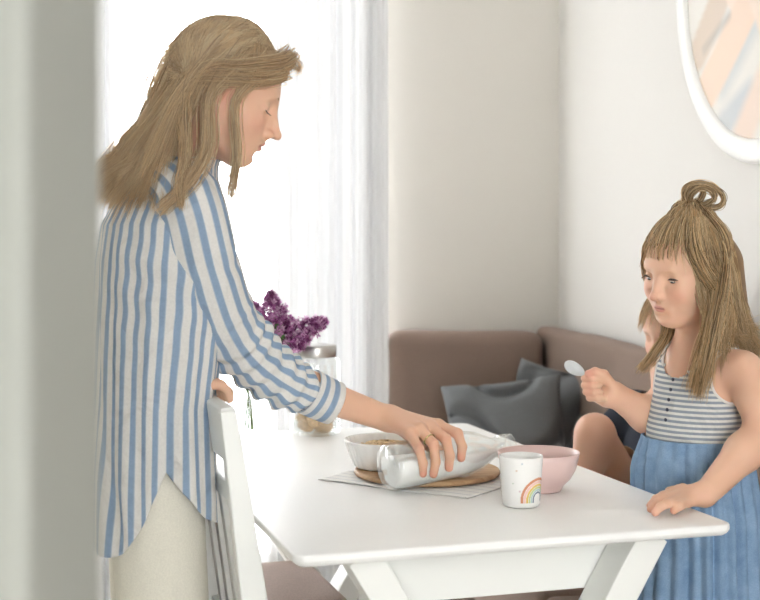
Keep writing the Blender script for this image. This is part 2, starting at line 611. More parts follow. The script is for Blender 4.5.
class Implicit:
    def __init__(s, xs, ys, zs):
        s.xs, s.ys, s.zs = [np.asarray(a, dtype=np.float32) for a in (xs, ys, zs)]
        s.F = np.full((len(xs), len(ys), len(zs)), .3, dtype=np.float32)

    def _blk(s, c, R):
        sl = []
        for a, q in zip((s.xs, s.ys, s.zs), c):
            sl.append(slice(max(0, np.searchsorted(a, q - R)), np.searchsorted(a, q + R)))
        return tuple(sl)

    def _apply(s, c, R, fn, k, sub):
        sl = s._blk(c, R + k + .012)
        F = s.F[sl]
        if F.size == 0:
            return
        X, Y, Z = np.meshgrid(s.xs[sl[0]], s.ys[sl[1]], s.zs[sl[2]], indexing='ij')
        d = fn(np.stack([X, Y, Z], -1)).astype(np.float32)
        if sub:
            d = -d
            a = F
            h = np.maximum(k - np.abs(a - d), 0) / k
            s.F[sl] = np.maximum(a, d) + h * h * k * .25
        else:
            h = np.maximum(k - np.abs(F - d), 0) / k
            s.F[sl] = np.minimum(F, d) - h * h * k * .25

    def ell(s, c, r, k=.01, fr=WORLD, sub=False, rot=0):
        c, r = np.asarray(c, float), np.asarray(r, float)
        cr, sr = math.cos(rot), math.sin(rot)
        def fn(p):
            q = (p - fr.O) @ fr.A / fr.s - c
            if rot:   # about the left axis
                q = np.stack([q[..., 0] * cr - q[..., 2] * sr, q[..., 1], q[..., 0] * sr + q[..., 2] * cr], -1)
            k0 = np.linalg.norm(q / r, axis=-1)
            k1 = np.linalg.norm(q / (r * r), axis=-1) + 1e-9
            return k0 * (k0 - 1) / k1 * fr.s
        s._apply(fr.w(c), r.max() * fr.s, fn, k * fr.s, sub)

    def cap(s, a, b, ra, rb, k=.01, fr=WORLD, sub=False):
        a, b = np.asarray(a, float), np.asarray(b, float)
        ab = b - a
        L2 = ab.dot(ab) + 1e-12
        def fn(p):
            q = (p - fr.O) @ fr.A / fr.s - a
            t = np.clip(q @ ab / L2, 0, 1)
            return (np.linalg.norm(q - t[..., None] * ab, axis=-1) - (ra + (rb - ra) * t)) * fr.s
        s._apply(fr.w((a + b) / 2), (math.sqrt(L2) / 2 + max(ra, rb)) * fr.s, fn, k * fr.s, sub)

    def chain(s, pts, rs, k=.006, k0=None, fr=WORLD):
        for i in range(len(pts) - 1):
            s.cap(pts[i], pts[i + 1], rs[i], rs[i + 1], k if i else (k0 or k), fr)

    def extract(s, iso=0.0):
        F = s.F - iso
        B = F < 0
        nx, ny, nz = B.shape
        cnt = np.zeros((nx - 1, ny - 1, nz - 1), np.int8)
        for dx in (0, 1):
            for dy in (0, 1):
                for dz in (0, 1):
                    cnt += B[dx:nx - 1 + dx, dy:ny - 1 + dy, dz:nz - 1 + dz]
        I, J, K = np.nonzero((cnt > 0) & (cnt < 8))
        idx = np.full(cnt.shape, -1, np.int32)
        idx[I, J, K] = np.arange(len(I))
        S = np.zeros((len(I), 3)); n = np.zeros(len(I))
        for ax in range(3):
            o = [a for a in range(3) if a != ax]
            for u in (0, 1):
                for v in (0, 1):
                    d0 = [0, 0, 0]; d0[o[0]] = u; d0[o[1]] = v
                    d1 = list(d0); d1[ax] = 1
                    f0 = F[I + d0[0], J + d0[1], K + d0[2]]
                    f1 = F[I + d1[0], J + d1[1], K + d1[2]]
                    m = (f0 < 0) != (f1 < 0)
                    t = np.where(m, f0 / np.where(m, f0 - f1, 1), 0)
                    p0 = np.stack([s.xs[I + d0[0]], s.ys[J + d0[1]], s.zs[K + d0[2]]], 1)
                    p1 = np.stack([s.xs[I + d1[0]], s.ys[J + d1[1]], s.zs[K + d1[2]]], 1)
                    S += np.where(m[:, None], p0 + (p1 - p0) * t[:, None], 0)
                    n += m
        V = S / n[:, None]
        Q = []
        for ax in range(3):
            a0 = [slice(None)] * 3; a1 = [slice(None)] * 3
            a0[ax] = slice(0, -1); a1[ax] = slice(1, None)
            D = B[tuple(a0)] != B[tuple(a1)]
            o1, o2 = [(1, 2), (2, 0), (0, 1)][ax]
            E = np.argwhere(D)
            E = E[(E[:, o1] > 0) & (E[:, o2] > 0) & (E[:, o1] < B.shape[o1] - 1) & (E[:, o2] < B.shape[o2] - 1)]
            c = []
            for u, v in ((-1, -1), (0, -1), (0, 0), (-1, 0)):
                e = E.copy(); e[:, o1] += u; e[:, o2] += v
                c.append(idx[e[:, 0], e[:, 1], e[:, 2]])
            q = np.stack(c, 1)
            inside0 = B[E[:, 0], E[:, 1], E[:, 2]]
            q[~inside0] = q[~inside0][:, ::-1]
            Q.append(q)
        Q = np.concatenate(Q)
        Q = Q[(Q >= 0).all(1)]
        return V, Q


def axis(*segs):
    """segs: (start, end, step)..."""
    out = []
    for a, b, st in segs:
        out.append(np.arange(a, b - st * .4, st))
    return np.concatenate(out)


def keep_faces(V, Q, mask):
    m = mask[Q].all(1)
    Q = Q[m]
    used = np.unique(Q)
    mp = np.full(len(V), -1)
    mp[used] = np.arange(len(used))
    return V[used], mp[Q]


def strands(name, paths, r0, cols, mat, parent, taper=.25, sides=3):
    """many fine tapered tubes as one mesh; paths (N,M,3), cols (N,3)"""
    N, Mn, _ = paths.shape
    T = np.gradient(paths, axis=1)
    T /= np.linalg.norm(T, axis=2, keepdims=True) + 1e-9
    ref = np.array([.31, -.83, .2])
    U = np.cross(T, ref); U /= np.linalg.norm(U, axis=2, keepdims=True) + 1e-9
    W = np.cross(T, U)
    t = np.linspace(0, 1, Mn)
    rad = (r0 if np.ndim(r0) else np.full(N, r0))[:, None] * (1 - (1 - taper) * np.maximum(0, (t - .5) / .5) ** 1.5)[None]
    V = np.zeros((N, Mn, sides, 3))
    for k in range(sides):
        a = 2 * PI * k / sides
        V[:, :, k] = paths + rad[..., None] * (math.cos(a) * U + math.sin(a) * W)
    base = (np.arange(N) * Mn * sides)[:, None, None] + (np.arange(Mn - 1) * sides)[None, :, None]
    k = np.arange(sides)[None, None, :]
    k2 = (k + 1) % sides
    F = np.stack([base + k, base + k2, base + sides + k2, base + sides + k], -1).reshape(-1, 4)
    c = np.ones((N, Mn, sides, 4))
    c[..., :3] = cols[:, None, None, :]
    me = np_mesh(name, V.reshape(-1, 3), F, True, col=c.reshape(-1, 4))
    return link(name, me, mat, parent)


def push_out(paths, c, r, fr, margin):
    """keep hair outside an ellipsoid of the head"""
    q = fr.loc(paths) - np.array(c)
    rr = np.array(r) + (margin[:, None, None] if np.ndim(margin) else margin)
    k = np.linalg.norm(q / rr, axis=-1, keepdims=True)
    q = np.where(k < 1, q / np.maximum(k, 1e-3), q)
    return fr.w(q + np.array(c))


SKIN_A = np.array(lin(224, 180, 152)[:3])
SKIN_C = np.array(lin(230, 186, 158)[:3])


def head(S, fr, nose=1.0, cheek=1.0, jaw=1.0, ears=True, lips=1.0):
    """head in its own frame: x forward, y left, z up, metres for an adult"""
    S.ell((-.006, 0, .034), (.090, .073, .086), .02, fr)
    S.ell((.026, 0, .040), (.053, .060, .050), .03, fr)                 # forehead
    S.ell((.028, 0, -.028), (.058, .058, .074), .035, fr)                # face
    for sd in (-1, 1):
        S.cap((.0, sd * .050 * jaw, -.045), (.056, sd * .018, -.088), .017, .014, .03, fr)
        S.ell((.055, sd * .036, -.030), (.026 * cheek, .024 * cheek, .027 * cheek), .02, fr)
    S.ell((.064, 0, -.088), (.022, .022, .016), .025, fr)                # chin
    S.ell((.068, 0, -.058), (.024, .030, .026), .022, fr)                # mouth area
    S.cap((.077, -.030, .022), (.077, .030, .022), .010, .010, .022, fr)  # brow
    for sd in (-1, 1):
        S.ell((.094, sd * .033, .002), (.013, .017, .012), .014, fr, sub=True)
        S.ell((.0725, sd * .0325, .002), (.0125, .0135, .0125), .004, fr)  # lidded eyeball
    tipx = .088 + .024 * nose
    S.cap((.086, 0, .012), (tipx - .003, 0, -.030), .0055, .0075, .014, fr)
    S.cap((.082, 0, .004), (.091, 0, -.036), .0075, .0095, .010, fr)
    S.cap((.078, 0, -.012), (.086, 0, -.040), .010, .012, .012, fr)
    S.ell((tipx, 0, -.034), (.0085, .0085, .0075), .006, fr)
    for sd in (-1, 1):
        S.ell((tipx - .015, sd * .0105, -.037), (.010, .0065, .0065), .006, fr)
        S.ell((tipx - .008, sd * .0055, -.0425), (.005, .003, .003), .003, fr, sub=True)
    S.ell((.0905 - .004 * (1 - lips), 0, -.0565), (.0085, .0195 * lips, .0052 * lips), .006, fr)           # lips
    S.ell((.0885 - .004 * (1 - lips), 0, -.0668), (.0085, .0170 * lips, .0060 * lips), .005, fr)
    S.ell((.0985, 0, -.0613), (.006, .022, .0014), .003, fr, sub=True)
    S.ell((.094, 0, -.0785), (.010, .016, .005), .012, fr, sub=True)
    if ears:
        for sd in (-1, 1):
            S.ell((-.010, sd * .072, -.004), (.018, .008, .030), .008, fr, rot=.2)
            S.ell((-.006, sd * .081, -.002), (.010, .006, .019), .006, fr, sub=True)


def skin_colors(V, base, fr, heads=True, lip=(196, 122, 112), blush=.5, extra=(), ls=1.0):
    col = np.ones((len(V), 4))
    c = np.tile(base, (len(V), 1))
    if heads:
        q = fr.loc(V)
        def mixin(w, rgb):
            nonlocal c
            c = c * (1 - w[:, None]) + np.array(lin(*rgb)[:3]) * w[:, None]
        for sd in (-1, 1):
            g = np.exp(-(((q - np.array([.07, sd * .04, -.03])) / np.array([.04, .02, .02])) ** 2).sum(1))
            mixin(g * blush, (224, 146, 128))
        g = np.exp(-(((q - np.array([.112, 0, -.036])) / .012) ** 2).sum(1))
        mixin(g * blush * .7, (222, 146, 128))
        e = (((q - np.array([.093, 0, -.0615])) / np.array([.014, .021 * ls, .0115 * ls])) ** 2).sum(1)
        mixin(np.clip((1.1 - e) / .35, 0, 1) * .85 * (q[:, 0] > .082), lip)
        mixin(np.exp(-((q[:, 2] + .0613) / .0016) ** 2) * (np.abs(q[:, 1]) < .019 * ls) * (q[:, 0] > .078) * (q[:, 0] < .11) * .6, (142, 84, 78))
        g = np.exp(-(((np.abs(q) - np.array([.010, .075, .004])) / np.array([.02, .015, .03])) ** 2).sum(1)) * (q[:, 0] < .02)
        mixin(g * .5, (222, 150, 130))
    for p, r, rgb, a in extra:
        g = np.exp(-((V - np.asarray(p)) ** 2).sum(1) / r ** 2)
        c = c * (1 - a * g[:, None]) + np.array(lin(*rgb)[:3]) * (a * g[:, None])
    col[:, :3] = c
    return col


def arc_mesh(name, pts, r, mat, parent, seg=6, n=14):
    rr = [.25 * r, r, r, .2 * r]
    return tube_obj(name, pts, rr, mat, parent, n=n, seg=seg)


# ================================================================== ROOM
RZ = math.radians(10)
R0 = (.601, 4.4, 0)      # the corner of the two visible walls; room axes turned by RZ
cR, sR = math.cos(RZ), math.sin(RZ)
RM = Matrix.Translation(R0) @ Matrix.Rotation(RZ, 4, 'Z')


def room(o):
    o.location = R0
    o.rotation_euler = (0, 0, RZ)
    return o


def RW(x, y, z=0):
    return np.array([R0[0] + cR * x - sR * y, R0[1] + sR * x + cR * y, z])


def structure(o):
    o['kind'] = 'structure'
    return room(o)


XL = -2.9          # left wall
YF = -4.6
CEIL = 2.6
WX0, WX1, WZ0, WZ1 = -2.45, -.585, .10, 2.42      # window opening in the back wall

bm = bmesh.new()
for lo, hi in (((XL - .15, 0, 0), (WX0, .2, CEIL)), ((WX1, 0, 0), (.15, .2, CEIL)),
               ((WX0, 0, 0), (WX1, .2, WZ0)), ((WX0, 0, WZ1), (WX1, .2, CEIL))):
    add_box(bm, lo, hi)
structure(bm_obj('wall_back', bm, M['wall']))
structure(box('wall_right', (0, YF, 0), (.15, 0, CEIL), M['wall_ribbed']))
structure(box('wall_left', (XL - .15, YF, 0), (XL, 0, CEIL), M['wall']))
structure(box('floor', (XL - .15, YF - 1.6, -.1), (.15, .2, 0), M['floor']))
structure(box('ceiling', (XL - .15, YF, CEIL), (.15, .2, CEIL + .1), M['ceiling']))
structure(box('baseboard_back', (XL, -.015, 0), (0, 0, .08), M['white_wood']))
structure(box('baseboard_right', (-.015, YF, 0), (0, -.015, .08), M['white_wood']))

win = bpy.data.objects.new('window_1', None)
C.objects.link(win)
structure(win)
bm = bmesh.new()
fw = .06
add_box(bm, (WX0, .08, WZ0), (WX0 + fw, .15, WZ1))
add_box(bm, (WX1 - fw, .08, WZ0), (WX1, .15, WZ1))
add_box(bm, (WX0 + fw, .08, WZ0), (WX1 - fw, .15, WZ0 + fw))
add_box(bm, (WX0 + fw, .08, WZ1 - fw), (WX1 - fw, .15, WZ1))
bm_obj('window_frame', bm, M['window_frame'], win)
box('window_pane', (WX0 + fw, .11, WZ0 + fw), (WX1 - fw, .116, WZ1 - fw), M['pane'], win)
box('window_sill', (WX0 - .04, -.05, WZ0 - .03), (WX1 + .04, .08, WZ0), M['white_wood'], win, .004)

# the doorway the photographer stands in
jx1 = -.161
bm = bmesh.new()
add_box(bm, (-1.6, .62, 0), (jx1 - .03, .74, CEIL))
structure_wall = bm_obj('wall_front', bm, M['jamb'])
structure_wall['kind'] = 'structure'
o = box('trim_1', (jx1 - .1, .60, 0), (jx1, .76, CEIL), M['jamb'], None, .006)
o['kind'] = 'structure'


# unseen corridor walls and ceiling, added to hold back light from behind
for nm, lo_, hi_ in (('wall_hall_blocker', (-1.6, -2.0, 0), (-1.5, .62, CEIL)), ('wall_hall_right_blocker', (1.5, -2.0, 0), (1.6, -.2, CEIL)),
                     ('wall_hall_rear_blocker', (-1.5, -2.1, 0), (.1, -2.0, CEIL))):
    o = box(nm, lo_, hi_, M['wall'])
    o['kind'] = 'structure'
o = box('ceiling_hall_blocker', (-1.6, -2.1, CEIL), (1.6, .62, CEIL + .1), M['ceiling'])
o['kind'] = 'structure'


def curtain(label, x0, x1, folds, seed, y=-.10):
    r = np.random.default_rng(seed)
    nu, nv = 150, 14
    u = np.linspace(0, 1, nu)
    ph = np.cumsum(np.abs(r.normal(1, .5, nu)))
    ph = ph / ph[-1] * folds * 2 * PI
    amp = .022 * (.6 + .4 * np.sin(u * 9 + seed))
    pts = np.zeros((nv, nu, 3))
    for j in range(nv):
        v = j / (nv - 1)
        k = 1 + .25 * (1 - v)
        pts[j, :, 0] = x0 + (x1 - x0) * u + .006 * np.sin(ph * .7 + v)
        pts[j, :, 1] = y + amp * k * np.sin(ph) + .006 * np.sin(ph * 2.3 + 1)
        pts[j, :, 2] = .03 + v * 2.34
    o = grid_mesh('curtain', pts, M['sheer'], None, False)
    room(o)
    return tag(o, label, 'curtain', 'sheer curtains at the window')


curtain('white sheer curtain panel hanging between the bright window and the sofa wall', -.985, -.605, 9, 3)
curtain('narrow white sheer curtain panel behind the grey doorway edge at the window', -1.80, -1.46, 7, 5)
rod = room(tube_obj('curtain_rod', [(-2.0, -.1, 2.39), (-.45, -.1, 2.39)], [.012, .012], M['white_wood'], None, 4, 12, False))
tag(rod, 'white curtain rod above the window', 'curtain rod')

# ================================================================== SOFA
sofa = thing('corner_sofa', 'taupe linen corner sofa along both walls behind the table', 'sofa', R0, RZ)


def cushion(name, lo, hi, mat, parent, bev=.035, seed=0, amp=.006, cuts=14):
    bm = bmesh.new()
    add_box(bm, lo, hi, bev, 4)
    bmesh.ops.triangulate(bm, faces=[f for f in bm.faces if len(f.verts) > 4])
    bmesh.ops.subdivide_edges(bm, edges=[e for e in bm.edges if e.calc_length() > .08], cuts=cuts, use_grid_fill=True)
    fn = noise_fn(seed, 10, 8, 32)
    fn2 = noise_fn(seed + 50, 6, 40, 90)
    bm.normal_update()
    for v in bm.verts:
        d = fn(np.array(v.co)) * amp * 1.4 + fn2(np.array(v.co)) * amp * .35
        v.co += v.normal * d
    return bm_obj(name, bm, mat, parent, True)


box('base', (-.60, -.72, .06), (-.02, -.02, .26), M['sofa_dark'], sofa, .01)
box('base', (-.54, -2.35, .06), (-.03, -.722, .26), M['sofa_dark'], sofa, .01)
cushion('seat_cushion', (-.60, -.74, .26), (-.09, -.16, .44), M['sofa'], sofa, .03, 1)
cushion('seat_cushion', (-.54, -1.54, .26), (-.09, -.745, .44), M['sofa'], sofa, .03, 2)
cushion('seat_cushion', (-.54, -2.35, .26), (-.09, -1.545, .44), M['sofa'], sofa, .03, 3)
cushion('back_cushion', (-.60, -.165, .42), (-.098, -.025, .895), M['sofa'], sofa, .04, 4, .006)
cushion('back_cushion', (-.092, -1.18, .42), (-.012, -.03, .905), M['sofa'], sofa, .025, 5, .006)
cushion('back_cushion', (-.092, -2.35, .42), (-.012, -1.19, .905), M['sofa'], sofa, .025, 6, .006)


def pillow(label, c, w, h, t, ax, up, seed, amp=.012):
    """soft square pillow; ax = direction it faces, up = its upward edge"""
    f = np.asarray(ax, float); f /= np.linalg.norm(f)
    up = np.asarray(up, float); up = up - f * f.dot(up); up /= np.linalg.norm(up)
    s = np.cross(up, f)
    n = 56
    a = np.linspace(-1, 1, n)
    A, B = np.meshgrid(a, a)
    pin = 1 - .07 * (1 - np.abs(A) ** 2) * 0
    edge = (1 - A ** 4) * (1 - B ** 4)
    T = np.maximum(edge, 0) ** .55 * t / 2
    wx = A * (w / 2) * (1 - .09 * (1 - B ** 2) * np.abs(A) ** 3)
    wy = B * (h / 2) * (1 - .09 * (1 - A ** 2) * np.abs(B) ** 3)
    fn = noise_fn(seed, 9, 14, 45)
    mid = np.asarray(c)[None, None] + wx[..., None] * s + wy[..., None] * up
    wr = fn(mid) * amp * np.minimum(1, edge * 4)
    # sharper creases running from the corners
    fn3 = noise_fn(seed + 9, 5, 10, 26)
    wr = wr - amp * 1.3 * np.exp(-(fn3(mid) / .10) ** 2) * np.minimum(1, edge * 3)
    front = mid + (T + wr)[..., None] * f
    back = mid - (T * .8 + wr * .3)[..., None] * f
    V = np.concatenate([front.reshape(-1, 3), back.reshape(-1, 3)])
    F = []
    for j in range(n - 1):
        for i in range(n - 1):
            F.append((j * n + i, j * n + i + 1, (j + 1) * n + i + 1, (j + 1) * n + i))
            o = n * n
            F.append((o + j * n + i, o + (j + 1) * n + i, o + (j + 1) * n + i + 1, o + j * n + i + 1))
    me = np_mesh('throw_pillow', V, np.array(F))
    bm = bmesh.new(); bm.from_mesh(me)
    bmesh.ops.remove_doubles(bm, verts=bm.verts, dist=.0008)
    bmesh.ops.recalc_face_normals(bm, faces=bm.faces)
    bm.to_mesh(me); bm.free()
    o = link('throw_pillow', me, M['pillow'], None)
    return tag(o, label, 'pillow', 'charcoal pillows on the sofa')


pillow('wide crumpled charcoal pillow lying lower against the back section of the sofa', P(507, 434, 3.82), .36, .34, .15, (-.1, -.86, .45), (-.08, .4, .9), 21, .030)
pillow('charcoal pillow standing in the angle of the sofa, half behind the other pillow', P(549, 424, 3.96), .28, .36, .13, (-.45, -.85, .25), (.22, .1, .95), 33, .024)

# ================================================================== ROUND PICTURE
pic = thing('round_picture', 'large round photograph in a white frame on the right wall', 'picture', RW(-.012, -1.5, 1.82), RZ)
# frame ring: lathe about the wall normal (local -X)
Rx = Matrix.Rotation(-PI / 2, 3, 'Y')
pr = [(.400, .0), (.400, .016), (.405, .022), (.446, .024), (.454, .018), (.457, .008), (.457, .0)]
lathe_obj('frame', pr + [pr[0]], M['white_gloss'], pic, 120, None, (.010, 0, 0), Rx)
nr, na = 60, 160
V = [(0, 0, 0)]
for i in range(1, nr + 1):
    for k in range(na):
        t = 2 * PI * k / na
        V.append((0, .409 * i / nr * math.cos(t), .409 * i / nr * math.sin(t)))
F = [(0, 1 + (k + 1) % na, 1 + k) for k in range(na)]
for i in range(nr - 1):
    for k in range(na):
        k2 = (k + 1) % na
        F.append((1 + i * na + k, 1 + i * na + k2, 1 + (i + 1) * na + k2, 1 + (i + 1) * na + k))
V = np.array(V)
h, zz = -V[:, 1], V[:, 2]      # h grows towards the camera
col = np.tile(np.array(lin(226, 222, 214)[:3]), (len(V), 1))
fnp = noise_fn(77, 6, 12, 40)
ns = fnp(np.stack([h, zz, h * 0], 1))


def band(a, b, w, rgb, soft=.015, amt=1.0):
    global col
    a, b = np.array(a), np.array(b)
    q = np.stack([h, zz], 1) - a
    ab = b - a
    t = np.clip(q @ ab / ab.dot(ab), 0, 1)
    d = np.linalg.norm(q - t[:, None] * ab, axis=1) + ns * .012
    k = np.clip((w - d) / soft, 0, 1)[:, None] * amt
    col = col * (1 - k) + np.array(lin(*rgb)[:3]) * k


band((-.42, .05), (-.20, .08), .05, (232, 205, 180))
band((-.20, -.24), (-.04, -.12), .07, (204, 206, 204), .04)
band((-.05, .10), (-.33, -.16), .055, (214, 196, 178))
band((-.10, -.02), (.10, .06), .09, (236, 214, 196))
band((-.02, -.06), (-.33, -.30), .06, (234, 208, 186))
band((-.16, -.10), (-.30, -.16), .018, (176, 168, 158), .02, .7)
band((-.20, -.36), (-.05, -.30), .05, (196, 200, 202), .03)
band((-.12, -.42), (.1, -.2), .06, (232, 210, 194), .03)
band((.0, .0), (.2, -.3), .1, (236, 214, 196))
col4 = np.ones((len(V), 4)); col4[:, :3] = col
link('photo_print', np_mesh('photo_print', V + np.array([-.002, 0, 0]), F, True, col=col4), M['print'], pic, False)

# ================================================================== TABLE
A_ = PZ(296, 557, .74); B_ = PZ(734, 524, .74)
TROT = math.radians(17.2)
tw = np.array([math.cos(TROT), math.sin(TROT)])
tl = np.array([-math.sin(TROT), math.cos(TROT)])
TW, TL = .723, 1.20
tc0 = (A_[:2] + B_[:2]) / 2
tcen = tc0 + tl * TL / 2
table = thing('dining_table', 'white lacquered dining table with crossed slanting legs', 'table', (tcen[0], tcen[1], 0), TROT)


def rounded_slab(w, l, z0, z1, rad, ch):
    prof = [(ch, z0), (ch * .3, z0 + ch * .5), (0, z0 + ch), (0, z1 - .003), (.001, z1 - .001), (.003, z1)]
    V, n = [], 0
    for ins, z in prof:
        ring = []
        for cx, cy, a0 in ((w / 2, l / 2, 0), (-w / 2, l / 2, PI / 2), (-w / 2, -l / 2, PI), (w / 2, -l / 2, 1.5 * PI)):
            for k in range(9):
                t = a0 + PI / 2 * k / 8
                r = rad - ins
                ring.append((cx - math.copysign(rad, cx) + r * math.cos(t), cy - math.copysign(rad, cy) + r * math.sin(t), z))
        V += ring
        n = len(ring)
    F = []
    for j in range(len(prof) - 1):
        for k in range(n):
            k2 = (k + 1) % n
            F.append((j * n + k, j * n + k2, (j + 1) * n + k2, (j + 1) * n + k))
    F.append(tuple(range(n))[::-1])
    F.append(tuple((len(prof) - 1) * n + k for k in range(n)))
    return np.array(V), F


V, F = rounded_slab(TW, TL, .7215, .74, .022, .009)
o = link('tabletop', np_mesh('tabletop', V, F, False), M['white_gloss'], table, False)
for y in (-TL / 2 + .135, TL / 2 - .135):
    box('apron', (-.225, y - .01, .622), (.225, y + .01, .717), M['white_wood'], table, .002)
for x in (-TW / 2 + .06, TW / 2 - .06):
    box('apron', (x - .01, -TL / 2 + .20, .685), (x + .01, TL / 2 - .20, .717), M['white_wood'], table, .002)
for y, sgn in ((-TL / 2 + .085, 1), (TL / 2 - .058, -1)):
    for s in (-1, 1):
        yy = y + (s * .0)
        bar('leg', (s * .245, yy, .7212), (-s * .19, yy, .0), .075 if s > 0 else .074, .052, M['white_wood'], table, side=(0, 1, 0), bev=.002)

# ================================================================== CHAIRS
def build_chair(label, loc, rz):
    """faces +X; origin on the floor under the middle of the back"""
    t = thing('dining_chair', label, 'chair', loc, rz, 'white slat-back chairs at the table')
    W = .40
    lean = -.045
    for s in (-1, 1):
        y = s * (W / 2 - .014)
        bm = bmesh.new()
        add_bar(bm, (.03, y, 0), (.02, y, .46), .028, .03, .028, .052, (0, 1, 0), .003)
        add_bar(bm, (.02, y, .455), (lean, y, .922), .028, .052, .026, .026, (0, 1, 0), .003)
        bm_obj('back_post', bm, M['white_wood'], t)
    at = lambda z: .02 + (lean - .02) * (z - .46) / .462
    bm = bmesh.new()
    add_bar(bm, (at(.835), 0, .838), (at(.922), 0, .927), W - .02, .024, None, None, (0, 1, 0), .004)
    bm_obj('top_rail', bm, M['white_wood'], t)
    bm = bmesh.new()
    add_bar(bm, (at(.765), 0, .765), (at(.80), 0, .80), W - .056, .018, None, None, (0, 1, 0), .003)
    bm_obj('cross_rail', bm, M['white_wood'], t)
    bm = bmesh.new()
    add_bar(bm, (at(.52), 0, .50), (at(.55), 0, .53), W - .056, .018, None, None, (0, 1, 0), .003)
    bm_obj('cross_rail', bm, M['white_wood'], t)
    for i in range(4):
        y = -.115 + i * .0767
        bar('slat', (at(.52), y, .52), (at(.77), y, .77), .026, .011, M['white_wood'], t, bev=.002)
    box('seat_frame', (.02, -W / 2 + .012, .372), (.41, W / 2 - .012, .417), M['white_wood'], t, .004)
    for s in (-1, 1):
        bar('front_leg', (.385, s * (W / 2 - .03), .40), (.385, s * (W / 2 - .03), 0), .034, .034, M['white_wood'], t, .028, .028)
    cushion('seat_cushion', (.035, -W / 2 + .02, .415), (.425, W / 2 - .02, .462), M['seat_fabric'], t, .024, 8, .003, 8)
    return t


build_chair('white slat-back wooden chair in front of the woman, her fingers on its top rail', (-.261, 2.292, 0), TROT + math.radians(1))
build_chair('white chair behind the woman, its mauve seat showing beneath the table corner', (-.515, 2.720, 0), TROT)

# ================================================================== THINGS ON THE TABLE
TZ = .74
# napkin
na_, nb_, nc_, nd_ = PZ(318, 480.5, TZ), PZ(468, 499.5, TZ), PZ(536, 478, TZ), PZ(386, 463, TZ)
nu, nv = 60, 40
pts = np.zeros((nv, nu, 3))
fnn = noise_fn(5, 8, 12, 40)
for j in range(nv):
    for i in range(nu):
        u, v = i / (nu - 1), j / (nv - 1)
        p = (na_ * (1 - u) + nb_ * u) * (1 - v) + (nd_ * (1 - u) + nc_ * u) * v
        e = math.exp(-((v) / .06) ** 2) + math.exp(-((u) / .06) ** 2)
        p[1] += .004 * math.sin(u * 9) * (1 - v)
        p[2] = TZ + .0022 + max(0, fnn(p)) * .004 * min(1, e)
        pts[j, i] = p
nap = grid_mesh('napkin', pts, M['napkin'], None, thick=.0012)
tag(nap, 'white cloth napkin with thin grey stripes under the round board', 'napkin')

# board
bc = P(427, 0, 2.52); bc[2] = TZ + .0035
bd = thing('serving_board', 'round wooden serving board on the napkin under the fluted dish', 'board', bc)
lathe_obj('board', [(0, 0), (.130, 0), (.138, .002), (.141, .006), (.139, .010), (.135, .0115), (0, .0115)], M['board'], bd, 96)
BZ = bc[2] + .0115

# fluted dish
dc = P(386, 0, 2.535); dc[2] = BZ + .0005
dish = thing('fluted_dish', 'white fluted ceramic dish of oat flakes on the round board', 'dish', dc)
flute = lambda t, i, r, z: 1 + .022 * abs(math.cos(t * 14)) * min(1, z / .012) if r > .02 else 1
pr = [(0, 0), (.056, 0), (.062, .004), (.072, .030), (.079, .050), (.080, .053), (.0785, .0545), (.0755, .053), (.069, .032), (.058, .008), (.03, .006), (0, .006)]
V, F = lathe(pr, 168, lambda t, i, r, z: flute(t, i, r, z))
link('bowl', np_mesh('bowl', V, F), M['ceramic_white'], dish, False)
# oats
Vs, Fs = [], []
for i in range(900):
    rr = .066 * math.sqrt(random.random()); t = random.random() * 6.283
    cx, cy = rr * math.cos(t), rr * math.sin(t)
    cz = .030 + .017 * (1 - (rr / .07) ** 2) + random.uniform(-.002, .003)
    a = Matrix.Rotation(random.uniform(-.6, .6), 3, 'X') @ Matrix.Rotation(random.uniform(-.6, .6), 3, 'Y') @ Matrix.Rotation(random.random() * 6.28, 3, 'Z')
    b = len(Vs); R_ = random.uniform(.0035, .0058)
    for zz_ in (-.0006, .0006):
        for k in range(7):
            q = a @ Vector((R_ * math.cos(k * .8976), R_ * .75 * math.sin(k * .8976), zz_))
            Vs.append((dc[0] + cx + q.x, dc[1] + cy + q.y, dc[2] + cz + q.z))
    Fs.append(tuple(b + k for k in range(7))[::-1]); Fs.append(tuple(b + 7 + k for k in range(7)))
    for k in range(7):
        Fs.append((b + k, b + (k + 1) % 7, b + 7 + (k + 1) % 7, b + 7 + k))
# the heap under the top flakes
n0 = len(Vs)
Vh, Fh = lathe([(0, .0075), (.056, .0095), (.066, .029), (.05, .037), (.03, .043), (0, .045)], 40)
Vs += [tuple(v + dc) for v in Vh]
Fs += [tuple(n0 + i for i in f) for f in Fh]
o = link('oat_flakes', np_mesh('oat_flakes', Vs, Fs, False), M['oats'], None)
tag(o, 'heap of pale oat flakes in the white fluted dish', 'oats', kind='stuff')

